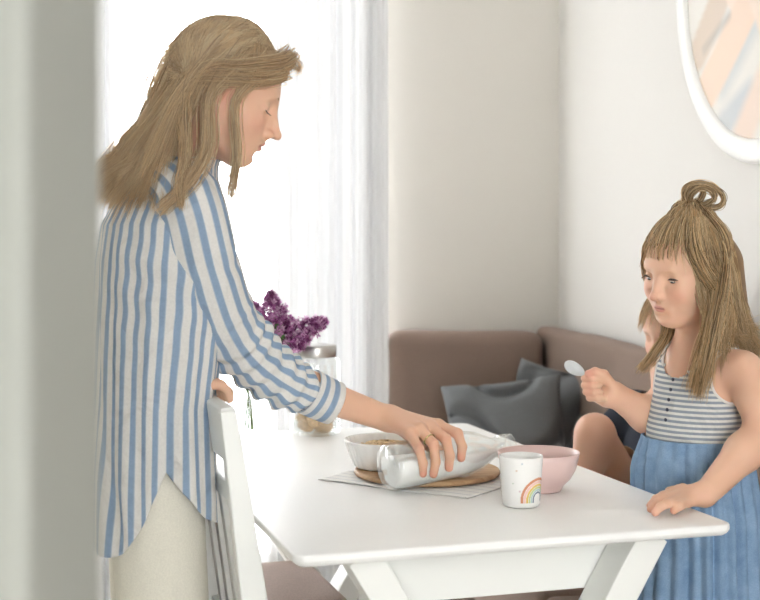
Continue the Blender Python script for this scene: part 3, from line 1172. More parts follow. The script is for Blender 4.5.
# milk bottle
c0, c1 = P(387, 468, 2.355), P(511, 444.5, 2.475)
bax = c1 - c0
BL = float(np.linalg.norm(bax))
bx = bax / BL
by = np.cross((0, 0, 1), bx); by /= np.linalg.norm(by)
bz = np.cross(bx, by)
BR = np.stack([bz, by, bx], 1)    # local z -> axis
BR[:, 0] *= np.sign(np.linalg.det(BR))
BRAD = .0435
bprof = [(0, .004), (.030, .002), (.040, 0), (.0425, .004), (BRAD, .012), (BRAD, BL * .56), (.0415, BL * .62), (.036, BL * .71), (.026, BL * .79),
         (.0195, BL * .84), (.0180, BL * .885), (.0215, BL * .895), (.0225, BL * .905), (.0225, BL * .945), (.0205, BL * .95), (.0205, BL * .965), (.0215, BL * .97), (.0212, BL * .995), (.0195, BL), (.0180, BL * .99), (.0165, BL * .88),
         (.0235, BL * .79), (.034, BL * .70), (.0412, BL * .56), (.0412, .014), (.036, .006), (0, .007)]
bottle = thing('milk_bottle', 'clear glass milk bottle held on its side by the woman', 'bottle', c0)
lathe_obj('bottle_glass', bprof, M['bottle_glass'], bottle, 64, None, c0, BR, True)
mprof = [(0, .0085), (.035, .0075), (.0395, .0145), (.0405, .03), (.0405, BL * .56), (.0333, BL * .70), (.023, BL * .79), (.0160, BL * .875), (.0155, BL * .9), (0, BL * .9)]
V, F = lathe(mprof, 64)
V = V @ BR.T + c0
me = np_mesh('milk', V, F)
bm = bmesh.new(); bm.from_mesh(me)
cut_p = c0 + np.array([0, 0, .014]); cut_n = Vector((-.02, 0, 1)).normalized()
r = bmesh.ops.bisect_plane(bm, geom=list(bm.verts) + list(bm.edges) + list(bm.faces), plane_co=Vector(cut_p), plane_no=cut_n, clear_outer=True)
bmesh.ops.holes_fill(bm, edges=[e for e in bm.edges if e.is_boundary], sides=0)
bmesh.ops.recalc_face_normals(bm, faces=bm.faces)
bm.to_mesh(me); bm.free()
me.polygons.foreach_set('use_smooth', np.ones(len(me.polygons), dtype=bool))
o = link('milk', me, M['milk'], None)
tag(o, 'white milk lying along the lower half of the tipped glass bottle', 'milk', kind='stuff')

# mug with the painted rainbow
mc = PZ(521, 505.5, TZ); mc[2] = TZ + .0008
mug = thing('rainbow_mug', 'white tumbler mug with a painted pastel rainbow beside the pink bowl', 'mug', mc)
segm = 220
mp_ = [(0, .0), (.029, 0), (.0315, .002), (.0325, .006)]
mp_ += [(.0325 + (.0375 - .0325) * (z - .006) / .078, z) for z in np.linspace(.008, .083, 90)]
mp_ += [(.0377, .0848), (.0368, .0856), (.0355, .0848), (.0345, .078), (.030, .008), (.02, .005), (0, .005)]
V, F = lathe(mp_, segm)
ang = np.arctan2(V[:, 1], V[:, 0])
outer = (np.arange(len(V)) // segm < 95) & (np.arange(len(V)) // segm > 2)
view = math.atan2(-mc[1], -mc[0])
da = (ang - (view + math.radians(57)) + PI) % (2 * PI) - PI
sx = da * .036          # arc metres, centre of the rainbow
sz = V[:, 2] - .0145
col = np.tile(np.array(lin(244, 243, 240)[:3]), (len(V), 1))
rad = np.where(sz > 0, np.hypot(sx, sz), np.abs(sx))
inb = outer & (sz > -.005)
for r1, r0_, rgb in ((.0366, .0318, (214, 146, 112)), (.0309, .0270, (242, 200, 188)), (.0262, .0222, (230, 196, 110)), (.0214, .0180, (200, 210, 150)), (.0172, .0142, (182, 208, 208)), (.0130, .0102, (112, 128, 148))):
    m_ = inb & (rad < r1) & (rad > r0_)
    col[m_] = np.array(lin(*rgb)[:3])
for dx_, dz_, rgb in ((-.038, .015, (216, 190, 196)), (-.043, .05, (222, 200, 180)), (-.034, .062, (200, 210, 216)), (.005, -.012, (190, 206, 214)), (-.05, .028, (204, 214, 200))):
    m_ = outer & (np.hypot(sx - dx_, sz - dz_) < .0016)
    col[m_] = np.array(lin(*rgb)[:3])
c4 = np.ones((len(V), 4)); c4[:, :3] = col
link('cup', np_mesh('cup', V, F, True, col=c4), M['mug'], mug, False)

# pink bowl
pc = PZ(538.5, 490, TZ); pc[2] = TZ + .0008
pb = thing('pink_bowl', 'pale pink ceramic bowl behind the rainbow mug', 'bowl', pc)
pr = [(0, .002), (.036, .002), (.037, 0), (.041, 0), (.0425, .004), (.046, .010), (.058, .022), (.067, .038), (.0725, .058), (.0745, .068), (.0738, .0695), (.072, .0688), (.069, .056), (.062, .034), (.050, .016), (.03, .008), (0, .007)]
lathe_obj('bowl', pr, M['pink'], pb, 96)

# cookie jar
jc = PZ(315.5, 434, TZ); jc[2] = TZ + .0008
jar = thing('cookie_jar', 'tall clear glass jar with a steel lid holding cookies', 'jar', jc)
pr = [(0, .004), (.04, .003), (.052, 0), (.057, .005), (.058, .014), (.058, .165), (.054, .176), (.046, .180), (.046, .188), (.044, .188), (.044, .179), (.052, .173), (.0558, .164), (.0558, .014), (.05, .007), (0, .008)]
lathe_obj('jar_glass', pr, M['glass'], jar, 72)
lathe_obj('lid', [(0, .176), (.0475, .176), (.0475, .1905), (0, .1905), (0, .1885)][:4] if False else [(.0465, .180), (.0485, .180), (.049, .182), (.049, .205), (.0475, .2075), (.040, .2085), (0, .2085), (0, .1885), (.0465, .1885), (.0465, .180)], M['metal'], jar, 72)
ck = [(-.022, -.018, .014, .5, .2), (.022, -.016, .013, -.9, .5), (0, .026, .012, .2, 1.2), (-.004, -.022, .030, 1.15, .1), (.026, .018, .032, .9, -.8), (-.028, .016, .030, -.8, .4), (.010, -.004, .046, .35, .2)]
cdesc = ['cookie lying flat at the bottom left of the glass jar', 'cookie leaning at the bottom right of the glass jar', 'cookie at the rear bottom of the glass jar',
         'round cookie standing upright facing out of the jar', 'cookie tilted against the right rear of the jar', 'cookie tilted against the left rear of the jar', 'cookie topmost on the pile in the jar']
cp = [(0, -.005), (.014, -.005), (.0185, -.003), (.020, 0), (.0175, .004), (.010, .0062), (0, .0068)]
Vc, Fc = lathe(cp, 28)
cme = np_mesh('cookie', Vc, Fc); cme.materials.append(M['cookie'])
for (x, y, z, a, b), dsc in zip(ck, cdesc):
    o = bpy.data.objects.new('cookie', cme); C.objects.link(o)
    o.location = (jc[0] + x, jc[1] + y, jc[2] + z + .006)
    o.rotation_euler = (a, b, random.random())
    tag(o, dsc, 'cookie', 'cookies in the glass jar')

# vase and lilac
vc = PZ(249, 437, TZ); vc[2] = TZ + .0008
vase = thing('glass_vase', 'clear glass vase of lilac at the edge of the table behind the chair', 'vase', vc)
pr = [(0, .005), (.022, .004), (.026, 0), (.029, .004), (.0295, .02), (.027, .07), (.022, .10), (.022, .118), (.025, .124), (.0235, .124), (.0205, .117), (.0205, .10), (.0255, .07), (.028, .02), (.026, .008), (0, .008)]
lathe_obj('vase_glass', pr, M['glass'], vase, 56)
bq = thing('lilac_bouquet', 'bunch of purple lilac with green leaves standing in the glass vase', 'flowers', vc + np.array([0, 0, .02]))


def panicle(base, tip, r0, n, seed):
    rr = np.random.default_rng(seed)
    base, tip = np.asarray(base), np.asarray(tip)
    ax = tip - base
    L = np.linalg.norm(ax); axn = ax / L
    e1 = np.cross(axn, (0, .3, 1)); e1 /= np.linalg.norm(e1)
    e2 = np.cross(axn, e1)
    Vv, Ff, Cc = [], [], []
    pal = [lin(180, 108, 166), lin(204, 144, 192), lin(150, 80, 136), lin(226, 184, 216), lin(122, 58, 108)]
    for i in range(n):
        t = rr.uniform(-.04, 1.0)
        rad = r0 * (1 - max(0, t)) ** .5 * (1 + .35 * math.sin(t * 21 + i)) * math.sqrt(rr.uniform(.35, 1)) + .002
        a = rr.uniform(0, 6.283)
        out = e1 * math.cos(a) + e2 * math.sin(a)
        p = base + ax * t + out * rad
        nrm = out + axn * .5 + rr.normal(size=3) * .35
        nrm /= np.linalg.norm(nrm)
        u = np.cross(nrm, (.3, .2, .9)); u /= np.linalg.norm(u)
        w = np.cross(nrm, u)
        col = np.array(pal[rr.integers(0, 5)][:3])
        s = rr.uniform(.0055, .0085)
        for k in range(4):
            b = k * PI / 2 + .3
            d = u * math.cos(b) + w * math.sin(b)
            sd = np.cross(nrm, d)
            q = len(Vv)
            Vv += [p - nrm * .003, p + d * s * .55 + sd * s * .34, p + d * s + nrm * .0016, p + d * s * .55 - sd * s * .34]
            Cc += [np.append(col * .8, 1)] + [np.append(col, 1)] * 3
            Ff.append((q, q + 1, q + 2, q + 3))
        # the small tube under the petals
        q = len(Vv)
        for k in range(3):
            b = k * 2.094
            d = u * math.cos(b) + w * math.sin(b)
            Vv += [p - nrm * .003 + d * .0014, p - nrm * .010 + d * .0010]
            Cc += [np.append(col * .7, 1)] * 2
        for k in range(3):
            Ff.append((q + 2 * k, q + 2 * ((k + 1) % 3), q + 2 * ((k + 1) % 3) + 1, q + 2 * k + 1))
    me = np_mesh('flower_head', np.array(Vv), np.array(Ff), False, col=np.array(Cc))
    return link('flower_head', me, M['lilac'], bq)


DV = vc[1]
panicle(P(279, 338, DV - .01), P(270, 292, DV - .03), .040, 430, 1)
panicle(P(284, 338, DV), P(327, 321, DV - .02), .035, 400, 2)
panicle(P(262, 330, DV + .05), P(253, 302, DV + .07), .026, 180, 3)
panicle(P(290, 346, DV - .02), P(306, 336, DV - .045), .026, 160, 4)
mouth = vc + np.array([0, 0, .12])
for i, (tp, sh) in enumerate(((P(272, 335, DV - .01), .3), (P(286, 340, DV), -.4), (P(262, 330, DV + .05), .1), (P(290, 346, DV - .02), .7))):
    foot = vc + np.array([.010 * math.cos(i * 1.8), .010 * math.sin(i * 1.8), .016])
    tube_obj('stem', [foot, (foot * .3 + mouth * .7), mouth + np.array([.004 * i - .006, .004 * sh, .01]), tp], [.0022, .002, .002, .0016], M['stem'], bq, 18, 8)


def leaf(base, tip, w, nrm):
    base, tip, nrm = map(np.asarray, (base, tip, nrm))
    d = tip - base
    s = np.cross(d, nrm); s = s / np.linalg.norm(s)
    nn = np.cross(s, d); nn = nn / np.linalg.norm(nn)
    n = 16
    pts = np.zeros((n, 7, 3))
    for j in range(n):
        t = j / (n - 1)
        hw = w * math.sin(PI * min(1, t ** .75)) * (1 - .25 * t) + .0004
        for i in range(7):
            q = (i - 3) / 3
            pts[j, i] = base + d * t + s * hw * q + nn * (abs(q) * hw * .35 - .12 * t * t * np.linalg.norm(d))
    return grid_mesh('leaf', pts, M['leaf'], bq, thick=.0006)


leaf(P(283, 352, DV - .02), P(276, 318, DV - .05), .012, (.2, -1, .2))
leaf(P(272, 350, DV - .015), P(281, 324, DV - .045), .010, (-.3, -1, .1))
leaf(P(262, 346, DV), P(240, 330, DV - .02), .014, (0, -1, .5))
leaf(P(290, 352, DV + .02), P(300, 335, DV + .05), .014, (0, -.5, 1))

# ================================================================== PEOPLE
def hair_base(rng_, n, light=(255, 242, 212), mid=(244, 218, 176), dark=(190, 156, 116)):
    a = np.array([lin(*light)[:3], lin(*mid)[:3], lin(*dark)[:3]])
    w_ = rng_.dirichlet((.45, .8, .5), n)
    return w_ @ a


SC_C, SC_R = (-.006, 0, .034), (.0910, .0745, .0868)


def scalp_points(rng_, n):
    d = rng_.normal(size=(n, 3))
    d /= np.linalg.norm(d, axis=1, keepdims=True)
    return np.array(SC_C) + d * np.array(SC_R)


def hairline(x):
    return np.interp(x, [-.11, -.06, -.03, -.005, .02, .045, .07, .1], [-.055, -.055, -.03, .012, .03, .045, .066, .078])


def clump(ctrl, rg, per=14, start=1, amount=.75):
    """draw strands together into locks towards their tips"""
    N, K_ = ctrl.shape[:2]
    L = max(3, N // per)
    lead = rg.choice(N, L, replace=False)
    feat = ctrl[:, 0] + .35 * ctrl[:, min(2, K_ - 1)]
    best, bd = np.zeros(N, int), np.full(N, 1e9)
    for l in lead:
        d = ((feat - feat[l]) ** 2).sum(1)
        m = d < bd
        bd[m] = d[m]; best[m] = l
    out = ctrl.copy()
    for k in range(start, K_):
        a = amount * ((k - start + 1) / (K_ - start)) ** .8
        out[:, k] = ctrl[:, k] * (1 - a) + ctrl[best, k] * a
    return out, best


def finish_strands(name, ctrl, fr, n, r0, cols, parent, margin=.004, jit=.0025, rg=None, taper=.25, keep=3):
    """ctrl (N,K,3) world control points; hugging the skull, lightly waved"""
    p = bez(ctrl, n)
    for _ in range(2):
        p = push_out(p, SC_C, SC_R, fr, margin)
    N = len(p)
    t = np.linspace(0, 1, n)[None, :, None]
    ph = rg.uniform(0, 6.28, (N, 1, 3)); am = rg.normal(0, jit, (N, 1, 3)); fq = rg.uniform(3, 8, (N, 1, 1))
    p = p + am * np.sin(t * fq + ph) * t
    return strands(name, p, r0, cols, M['hair'], parent, taper)


# ---------------------------------------------------------------- woman
woman = thing('person', 'woman in blue striped shirt and cream trousers looking down and tipping a milk bottle', 'person', (-.395, 2.33, 0))
wa = math.radians(4)
pt = math.radians(21)
WF = Frame(P(223, 94, 2.28), (math.cos(pt) * math.cos(wa), math.cos(pt) * math.sin(wa), -math.sin(pt)), (0, 0, 1), 1.01)
al = math.radians(19)
TF = Frame((0, 0, 0), (math.cos(al), math.sin(al), 0), (0, 0, 1))
TFc = lambda c: Frame(c, (math.cos(al), math.sin(al), 0), (0, 0, 1))
S = Implicit(axis((-.64, -.41, .006), (-.41, -.13, .002), (-.13, .0, .003), (.0, .17, .002)),
             axis((2.04, 2.17, .005), (2.17, 2.5, .0022), (2.5, 2.66, .006)),
             axis((-.02, .74, .008), (.74, .90, .002), (.9, 1.0, .0025), (1.0, 1.3, .004), (1.3, 1.63, .002)))
head(S, WF, nose=1.0, cheek=.95)
nb = P(170, 190, 2.33)
S.cap(WF.w((-.032, 0, -.04)), nb, .049, .054, .03)
S.ell((0, 0, 0), (.080, .130, .17), .05, TFc(P(158, 280, 2.33)))
S.ell((0, 0, 0), (.075, .115, .20), .05, TFc(P(156, 370, 2.33)))
S.ell((0, 0, 0), (.070, .135, .13), .06, TFc(P(153, 460, 2.33)))
SRt, SLt = P(184, 212, 2.205), P(160, 206, 2.46)
S.cap(SRt, SLt, .042, .042, .05)
ELr, WRr = P(246, 361, 2.315), P(384, 417.5, 2.447)
S.chain([SRt, ELr], [.043, .031], .02)
mid_f = ELr * .55 + WRr * .45 + np.array([0, 0, -.007])
S.chain([ELr, mid_f, WRr], [.031, .0315, .0245], .02)
# right hand over the bottle
def around(px, ang, rho):
    """a point about the bottle's axis, ang from straight up towards the camera"""
    q_ = c0 + (c1 - c0) * ((px - 387) / 124)
    a_ = math.radians(ang)
    return q_ + np.array([0, -rho * math.sin(a_), rho * math.cos(a_)])


mcp = [around(437, -16, .060), around(428, -6, .061), around(418, 2, .060), around(409, 10, .058)]
pip = [around(455, 36, .0545), around(443, 44, .0550), around(431, 50, .0545), around(417, 54, .0535)]
dip = [around(459, 66, .0525), around(447, 80, .0525), around(433, 86, .0525), around(421, 84, .0520)]
tip = [around(458, 88, .0515), around(446, 104, .0505), around(431, 112, .0505), around(421, 106, .0505)]
palm0 = WRr + np.array([.006, -.002, 0])
for i, m_ in enumerate(mcp):
    S.cap(palm0 + (m_ - palm0) * .12 + np.array([0, (1.5 - i) * .006, 0]), m_, .0185 if i in (1, 2) else .0165, .0118, .016)
for i in range(4):
    k = [1.0, 1.0, .98, .9][i]
    S.chain([mcp[i], pip[i], dip[i], tip[i]], [.0108 * k, .0096 * k, .0086 * k, .0076 * k], .004, .008)
S.chain([palm0 + np.array([.012, .012, -.004]), around(414, -58, .064), around(432, -76, .057), around(446, -92, .054)], [.015, .0125, .0105, .009], .006, .014)
# left arm to the chair rail
hl = np.array([-.296, 2.250, .938])
ELl, WRl = P(180, 335, 2.50), hl + np.array([-.060, .055, .010])
S.chain([SLt, ELl, WRl], [.042, .036, .025], .02)
for i in range(4):
    off = np.array([.009, -.021, 0]) * (i - 1.5)
    m0 = hl + off + np.array([-.012, .004, .013])
    S.cap(WRl + off * .5, m0, .0155, .011, .012)
    S.chain([m0, m0 + np.array([.024, .007, -.003]), m0 + np.array([.036, .011, -.016]), m0 + np.array([.038, .012, -.028])], [.0096, .0086, .0080, .0072], .004, .006)
for s_ in (-1, 1):
    hp = P(153, 480, 2.33) + s_ * .085 * np.array([.259, -.966, 0])
    kn = hp * np.array([1, 1, 0]) + np.array([.015, 0, .45])
    an = hp * np.array([1, 1, 0]) + np.array([-.01, 0, .07])
    S.chain([hp, kn, an], [.064, .050, .034], .03)
    S.cap(an + np.array([0, 0, -.035]), an + np.array([.15, .03, -.045]), .032, .024, .03)
V, Q = S.extract()
kn_extra = [(m_, .011, (222, 150, 130), .5) for m_ in pip] + [(t_, .010, (226, 148, 130), .7) for t_ in tip]
cols = skin_colors(V, SKIN_A, WF, lip=(206, 140, 128), blush=.4, extra=kn_extra)
body = link('body', np_mesh('body', V, Q, True, col=cols), M['skin'], woman)
del S

# lashes and brows
for sd in (-1, 1):
    W_ = lambda a: WF.w((a[0], sd * a[1], a[2]))
    arc_mesh('eyelashes', [W_((.0765, .0435, .001)), W_((.0822, .040, -.004)), W_((.0862, .0335, -.0062)), W_((.0868, .026, -.0035))], .0011, M['dark'], woman)
    arc_mesh('eyelashes', [W_((.0822, .040, -.004)), W_((.089, .042, -.0075)), W_((.093, .0425, -.008))], .0007, M['dark'], woman)
    arc_mesh('eyebrow', [W_((.0765, .047, .017)), W_((.0855, .037, .025)), W_((.0915, .022, .0245)), W_((.0935, .013, .021))], .0021, M['brow'], woman)
# finger ring
rc = mcp[3] * .35 + pip[3] * .65
rc = mcp[2] * .3 + pip[2] * .7
ta = pip[2] - mcp[2]; ta /= np.linalg.norm(ta)
e1 = np.cross(ta, (0, 0, 1)); e1 /= np.linalg.norm(e1); e2 = np.cross(ta, e1)
lp = np.array([rc + .0108 * (e1 * math.cos(t) + e2 * math.sin(t)) for t in np.linspace(0, 2 * PI, 25)])
V, F = tube(lp, [.0012] * 25, 8, ta)
link('finger_ring', np_mesh('finger_ring', V, F), M['ring'], woman)

# trousers
T = Implicit(axis((-.66, -.16, .005)), axis((2.06, 2.62, .005)), axis((.06, .98, .006)))
T.ell((0, 0, 0), (.074, .140, .13), .05, TFc(P(153, 460, 2.33)))
for s_ in (-1, 1):
    hp = P(153, 480, 2.33) + s_ * .085 * np.array([.259, -.966, 0])
    kn = hp * np.array([1, 1, 0]) + np.array([.015, 0, .45])
    an = hp * np.array([1, 1, 0]) + np.array([-.01, 0, .09])
    T.chain([hp, kn, an], [.079, .079, .076], .02)
V, Q = T.extract()
nf = noise_fn(3, 8, 9, 40)
V[:, 0] += nf(V * np.array([1, 1, .8])) * .002
link('trousers', np_mesh('trousers', V, Q), M['trouser'], woman)
del T

# shirt: body
Fd, Rd = TF.A[:, 0], -TF.A[:, 1]
tab = [  # py, px, a (front-back), b (side)
    (575, 149, .107, .190), (520, 149, .106, .190), (470, 149, .105, .188), (400, 151, .102, .180), (330, 157, .110, .178), (260, 161, .112, .178),
    (225, 164, .108, .172), (205, 168, .096, .158), (190, 173, .080, .130), (178, 178, .068, .098), (168, 183, .061, .074), (158, 188, .058, .063), (150, 191, .060, .062)]
zt = np.array([P(0, r[0], 2.33)[2] for r in tab])[::-1]
ct = np.array([P(r[1], r[0], 2.33)[:2] for r in tab])[::-1]
at_ = np.array([r[2] for r in tab])[::-1]
bt_ = np.array([r[3] for r in tab])[::-1]
o_ = np.argsort(zt)
zt, ct, at_, bt_ = zt[o_], ct[o_], at_[o_], bt_[o_]
nu, nv = 200, 120
th = np.arange(nu) / nu * 2 * PI
q = np.abs(((th - 1.5 * PI + PI) % (2 * PI)) - PI) / (PI / 2)       # 0 right side seam
q = np.minimum(q, np.abs(((th - .5 * PI + PI) % (2 * PI)) - PI) / (PI / 2))
front = np.cos(th) > 0
zside = P(0, 472, 2.17)[2]
drop = np.where(front, .100, .148)
zh = zside - drop * np.sin(np.clip(q * 1.55, 0, 1) * PI / 2) ** .9
fold = noise_fn(41, 10, 8, 30)
crease = noise_fn(44, 7, 8, 24)
pts = np.zeros((nv, nu, 3))
for j in range(nv):
    s_ = j / (nv - 1)
    z = zh + (zt[-1] - zh) * s_
    cx = np.interp(z, zt, ct[:, 0]); cy = np.interp(z, zt, ct[:, 1])
    a = np.interp(z, zt, at_); b = np.interp(z, zt, bt_)
    c_, sn = np.cos(th), np.sin(th)
    pw = .86
    lx = np.sign(c_) * np.abs(c_) ** pw * a
    ly = np.sign(sn) * np.abs(sn) ** pw * b
    base = np.stack([cx, cy, z], 1) + lx[:, None] * Fd - ly[:, None] * Rd
    out = (c_ / a)[:, None] * Fd - (sn / b)[:, None] * Rd
    out /= np.linalg.norm(out, axis=1, keepdims=True)
    amp = .0105 * np.clip((1.30 - z) / .25, 0, 1) * (.6 + .7 * np.clip((1.0 - z) / .3, 0, 1))
    d_ = fold(base * np.array([1, 1, .28])) * amp * 2.4 + np.sin(th * 13 + z * 7) * amp * .3
    # sharp creases where the cloth is pulled
    cr = crease(base * np.array([1, 1, .55]))
    d_ -= .0042 * np.exp(-(cr / .07) ** 2) * np.clip((1.30 - z) / .2, 0, 1)
    # drag lines under the raised arm
    d_ += .004 * np.exp(-((z - 1.12) / .10) ** 2) * np.sin(th * 4 + z * 95) * np.exp(-((th - 1.45 * PI) / .7) ** 2)
    pts[j] = base + d_[:, None] * out
o = grid_mesh('shirt', pts, M['shirt'], woman, closed_u=True, thick=.0015)
uvl = o.data.uv_layers[0].data
uv = np.zeros(len(uvl) * 2, dtype=np.float32)
uvl.foreach_get('uv', uv)
uv = uv.reshape(-1, 2)
vi = np.zeros(len(uvl), dtype=np.int32)
o.data.loops.foreach_get('vertex_index', vi)
wv = noise_fn(9, 6, 9, 30)(pts.reshape(-1, 3) * np.array([1, 1, .7]))
lowf = np.clip((1.05 - pts.reshape(-1, 3)[:, 2]) / .3, .25, 1)
uv[:, 0] += (wv * lowf * .010)[vi]
uvl.foreach_set('uv', uv.ravel())
shirt = o


def sleeve(ctrl, rad, n, seg, disp, mat, parent, name='sleeve', thick=.0015):
    path = bez(ctrl, n)
    T_, N_, B_2 = frames(path, (0, -1, .2))
    tt = np.linspace(0, 1, n)
    rr = np.interp(tt, np.linspace(0, 1, len(rad)), rad)
    th_ = np.arange(seg) * 2 * PI / seg
    pts_ = np.zeros((n, seg, 3))
    for i in range(n):
        r_ = rr[i]
        dirv = np.cos(th_)[:, None] * N_[i] + np.sin(th_)[:, None] * B_2[i]
        p0 = path[i] + dirv * r_
        pts_[i] = p0 + dirv * disp(tt[i], th_, p0)[:, None]
    return grid_mesh(name, pts_, mat, parent, closed_u=True, thick=thick)


fs = noise_fn(61, 10, 20, 60)
fs2 = noise_fn(62, 8, 45, 110)


def dsp(t, th_, p):
    w_ = np.clip((t - .50) / .12, 0, 1)
    d = fs(p) * .004 - .0035 * np.exp(-(crease(p * 1.2) / .07) ** 2) + w_ * (fs2(p) * .009 + .0045 * np.sin(t * 88 + 1.6 * np.cos(th_ + 1) + 2.0 * np.sin(2 * th_)))
    # turned-up fold above the elbow and the shoulder seam
    d += .0028 * np.exp(-((t - .475 - .01 * np.cos(th_)) / .012) ** 2) + .002 * np.exp(-((t - .17) / .010) ** 2)
    return d


sl_ctrl = [P(158, 180, 2.27), P(186, 200, 2.215), P(203, 262, 2.225), P(222, 318, 2.265), P(246, 352, 2.305), P(281, 379, 2.34), P(316, 395, 2.372)]
sleeve(sl_ctrl, [.046, .062, .063, .060, .056, .051, .0355], 130, 72, dsp, M['sleeve'], woman)
sleeve([P(308, 391, 2.365), P(320, 397, 2.376), P(334, 403, 2.388)], [.0425, .0415, .0405], 16, 72, lambda t, a, p: fs(p) * .0012, M['cuff'], woman, 'sleeve_cuff', .003)
sleeve([P(158, 184, 2.40), SLt, SLt * .5 + ELl * .5, ELl, ELl * .4 + WRl * .6], [.044, .056, .056, .052, .044], 70, 48, lambda t, a, p: fs(p) * .004, M['sleeve'], woman)
# collar
cl_c = P(190, 152, 2.33)
nv = 8
pts = np.zeros((nv, 80, 3))
for j in range(nv):
    s_ = j / (nv - 1)
    for i in range(80):
        t_ = i / 80 * 2 * PI
        r_ = .060 + .014 * (1 - s_)
        pts[j, i] = P(188.5 + 3 * s_, 160 - 18 * s_, 2.33) + r_ * math.cos(t_) * Fd * (1 + .1 * s_) - r_ * math.sin(t_) * Rd
grid_mesh('shirt_collar', pts, M['shirt'], woman, closed_u=True, thick=.002)

# hair
rg = np.random.default_rng(5)
H = Implicit(axis((-.60, -.12, .004)), axis((2.10, 2.50, .004)), axis((1.20, 1.62, .004)))
H.ell((-.0065, 0, .0345), (.0912, .0745, .0868), .01, WF)
for s_ in (-1, 1):
    H.cap(WF.w((-.055, s_ * .042, .0)), P(146, 160, 2.33 + s_ * .055), .028, .018, .03)
    H.cap(P(146, 160, 2.33 + s_ * .055), P(118, 180, 2.33 + s_ * .05), .018, .006, .02)
H.cap(WF.w((-.062, 0, .01)), P(124, 170, 2.33), .030, .010, .03)
for s_ in (-1, 0, 1):
    H.cap(WF.w((-.062, s_ * .03, .045)), P(148, 125, 2.31 + s_ * .045), .027, .020, .02)
V, Q = H.extract()
ql = WF.loc(V)
keep = (ql[:, 2] > hairline(ql[:, 0]) - .003) | ((ql[:, 0] < -.035))
V, Q = keep_faces(V, Q, keep)
c4 = np.ones((len(V), 4)); c4[:, :3] = np.array(lin(216, 188, 148)[:3])
hair = link('hair', np_mesh('hair', V, Q, True, col=c4), M['hair'], woman)
del H

pr_ = scalp_points(rg, 26000)
pr_ = pr_[(pr_[:, 2] > hairline(pr_[:, 0])) & (pr_[:, 2] > -.05)][:5200]
N = len(pr_)
nz = lambda s_=1.0: rg.normal(0, s_, N)
side = np.where(pr_[:, 1] < .018, -1.0, 1.0)
fr_ = np.clip((pr_[:, 0] + .02) / .09, 0, 1)                  # 1 at the forehead
topz = np.clip((pr_[:, 2] - .03) / .09, 0, 1)
p0 = WF.w(pr_)
g1 = pr_ * 1.0
g1[:, 0] -= .014 + .012 * fr_
g1[:, 1] += side * (.016 + .018 * topz)
g1[:, 2] += .018 * fr_ - .012 * (1 - topz)
p1 = WF.w(g1)
bx_ = np.clip(.5 + pr_[:, 0] / .2 + nz(.05), 0, 1)             # 0 back .. 1 front
g2 = np.stack([-.078 + .066 * bx_ + nz(.005), side * np.minimum(.084, .045 + .055 * bx_ + np.abs(pr_[:, 1]) * .2) + nz(.003), -.012 + .03 * topz + nz(.007)], 1)
p2 = WF.w(g2)
lane = np.clip(bx_ + nz(.08), 0, 1)
dn = np.where(side < 0, 2.195, 2.455) - side * 0.0
p3 = np.stack([P(128 + 48 * a_ + e1_, 142 + 4 * a_ + e2_, d_) for a_, d_, e1_, e2_ in zip(lane, 2.33 + side * (.05 + .075 * lane) + nz(.012), nz(5), nz(4))])
p4 = np.stack([P(98 + 60 * a_ ** 1.5 + e1_, 181 + 24 * a_ + e2_, d_) for a_, d_, e1_, e2_ in zip(lane, 2.33 + side * (.07 + .105 * lane) + nz(.012), nz(6), nz(13))])
ctrl = np.stack([p0, p1, p2, p3, p4], 1)
ctrl, ld = clump(ctrl, rg, 16, 2, .8)
finish_strands('hair_strands', ctrl, WF, 26, rg.uniform(.0005, .0010, N), .55 * hair_base(rg, N)[ld] + .45 * hair_base(rg, N), hair, .001 + rg.uniform(0, .0045, N), .003, rg)

# loose locks: in front of the ear, over the shoulder, forelock
def lock(n, pts_, spread, seed, r=(.0005, .0009), light=.5):
    g = np.random.default_rng(seed)
    base_ = np.array(pts_)[None]
    sp = np.array(spread)[None, :, None]
    u_ = g.normal(size=(n, 1, 3))
    c = base_ + u_ * sp + g.normal(size=(n, len(pts_), 3)) * sp * .35
    cc = hair_base(g, n)
    finish_strands('hair_strands', c, WF, 24, g.uniform(r[0], r[1], n), cc, hair, .004 + g.uniform(0, .004, n), .002, g)


lock(150, [WF.w((.030, -.060, .085)), WF.w((.045, -.074, .045)), WF.w((.030, -.082, -.010)), P(237, 150, 2.195), P(235, 172, 2.195), P(231, 196, 2.20)], [.008, .006, .004, .004, .004, .004], 1)
lock(170, [WF.w((.020, -.050, .095)), WF.w((.010, -.083, .05)), WF.w((-.012, -.088, -.02)), P(207, 148, 2.18), P(190, 182, 2.155), P(160, 211, 2.125)], [.010, .008, .006, .006, .006, .005], 2)
lock(110, [WF.w((-.01, -.055, .09)), WF.w((-.03, -.085, .04)), WF.w((-.05, -.086, -.03)), P(186, 152, 2.17), P(180, 185, 2.14), P(181, 207, 2.125)], [.010, .009, .007, .005, .004, .003], 3)
lock(260, [WF.w((.072, -.01, .078)), WF.w((.084, -.022, .098)), WF.w((.070, -.058, .076)), WF.w((.02, -.086, .045)), WF.w((-.04, -.090, .01)), P(170, 150, 2.2)], [.009, .007, .007, .007, .007, .010], 4)
lock(160, [WF.w((.070, -.035, .068)), WF.w((.088, -.052, .062)), WF.w((.05, -.077, .035)), WF.w((.0, -.088, .015)), WF.w((-.05, -.088, -.02)), P(150, 175, 2.17)], [.008, .006, .006, .006, .006, .012], 7)
lock(40, [WF.w((.070, .0, .080)), WF.w((.092, -.010, .092)), WF.w((.106, -.016, .088)), WF.w((.108, -.020, .080))], [.008, .006, .003, .003], 6, (.0004, .0007))
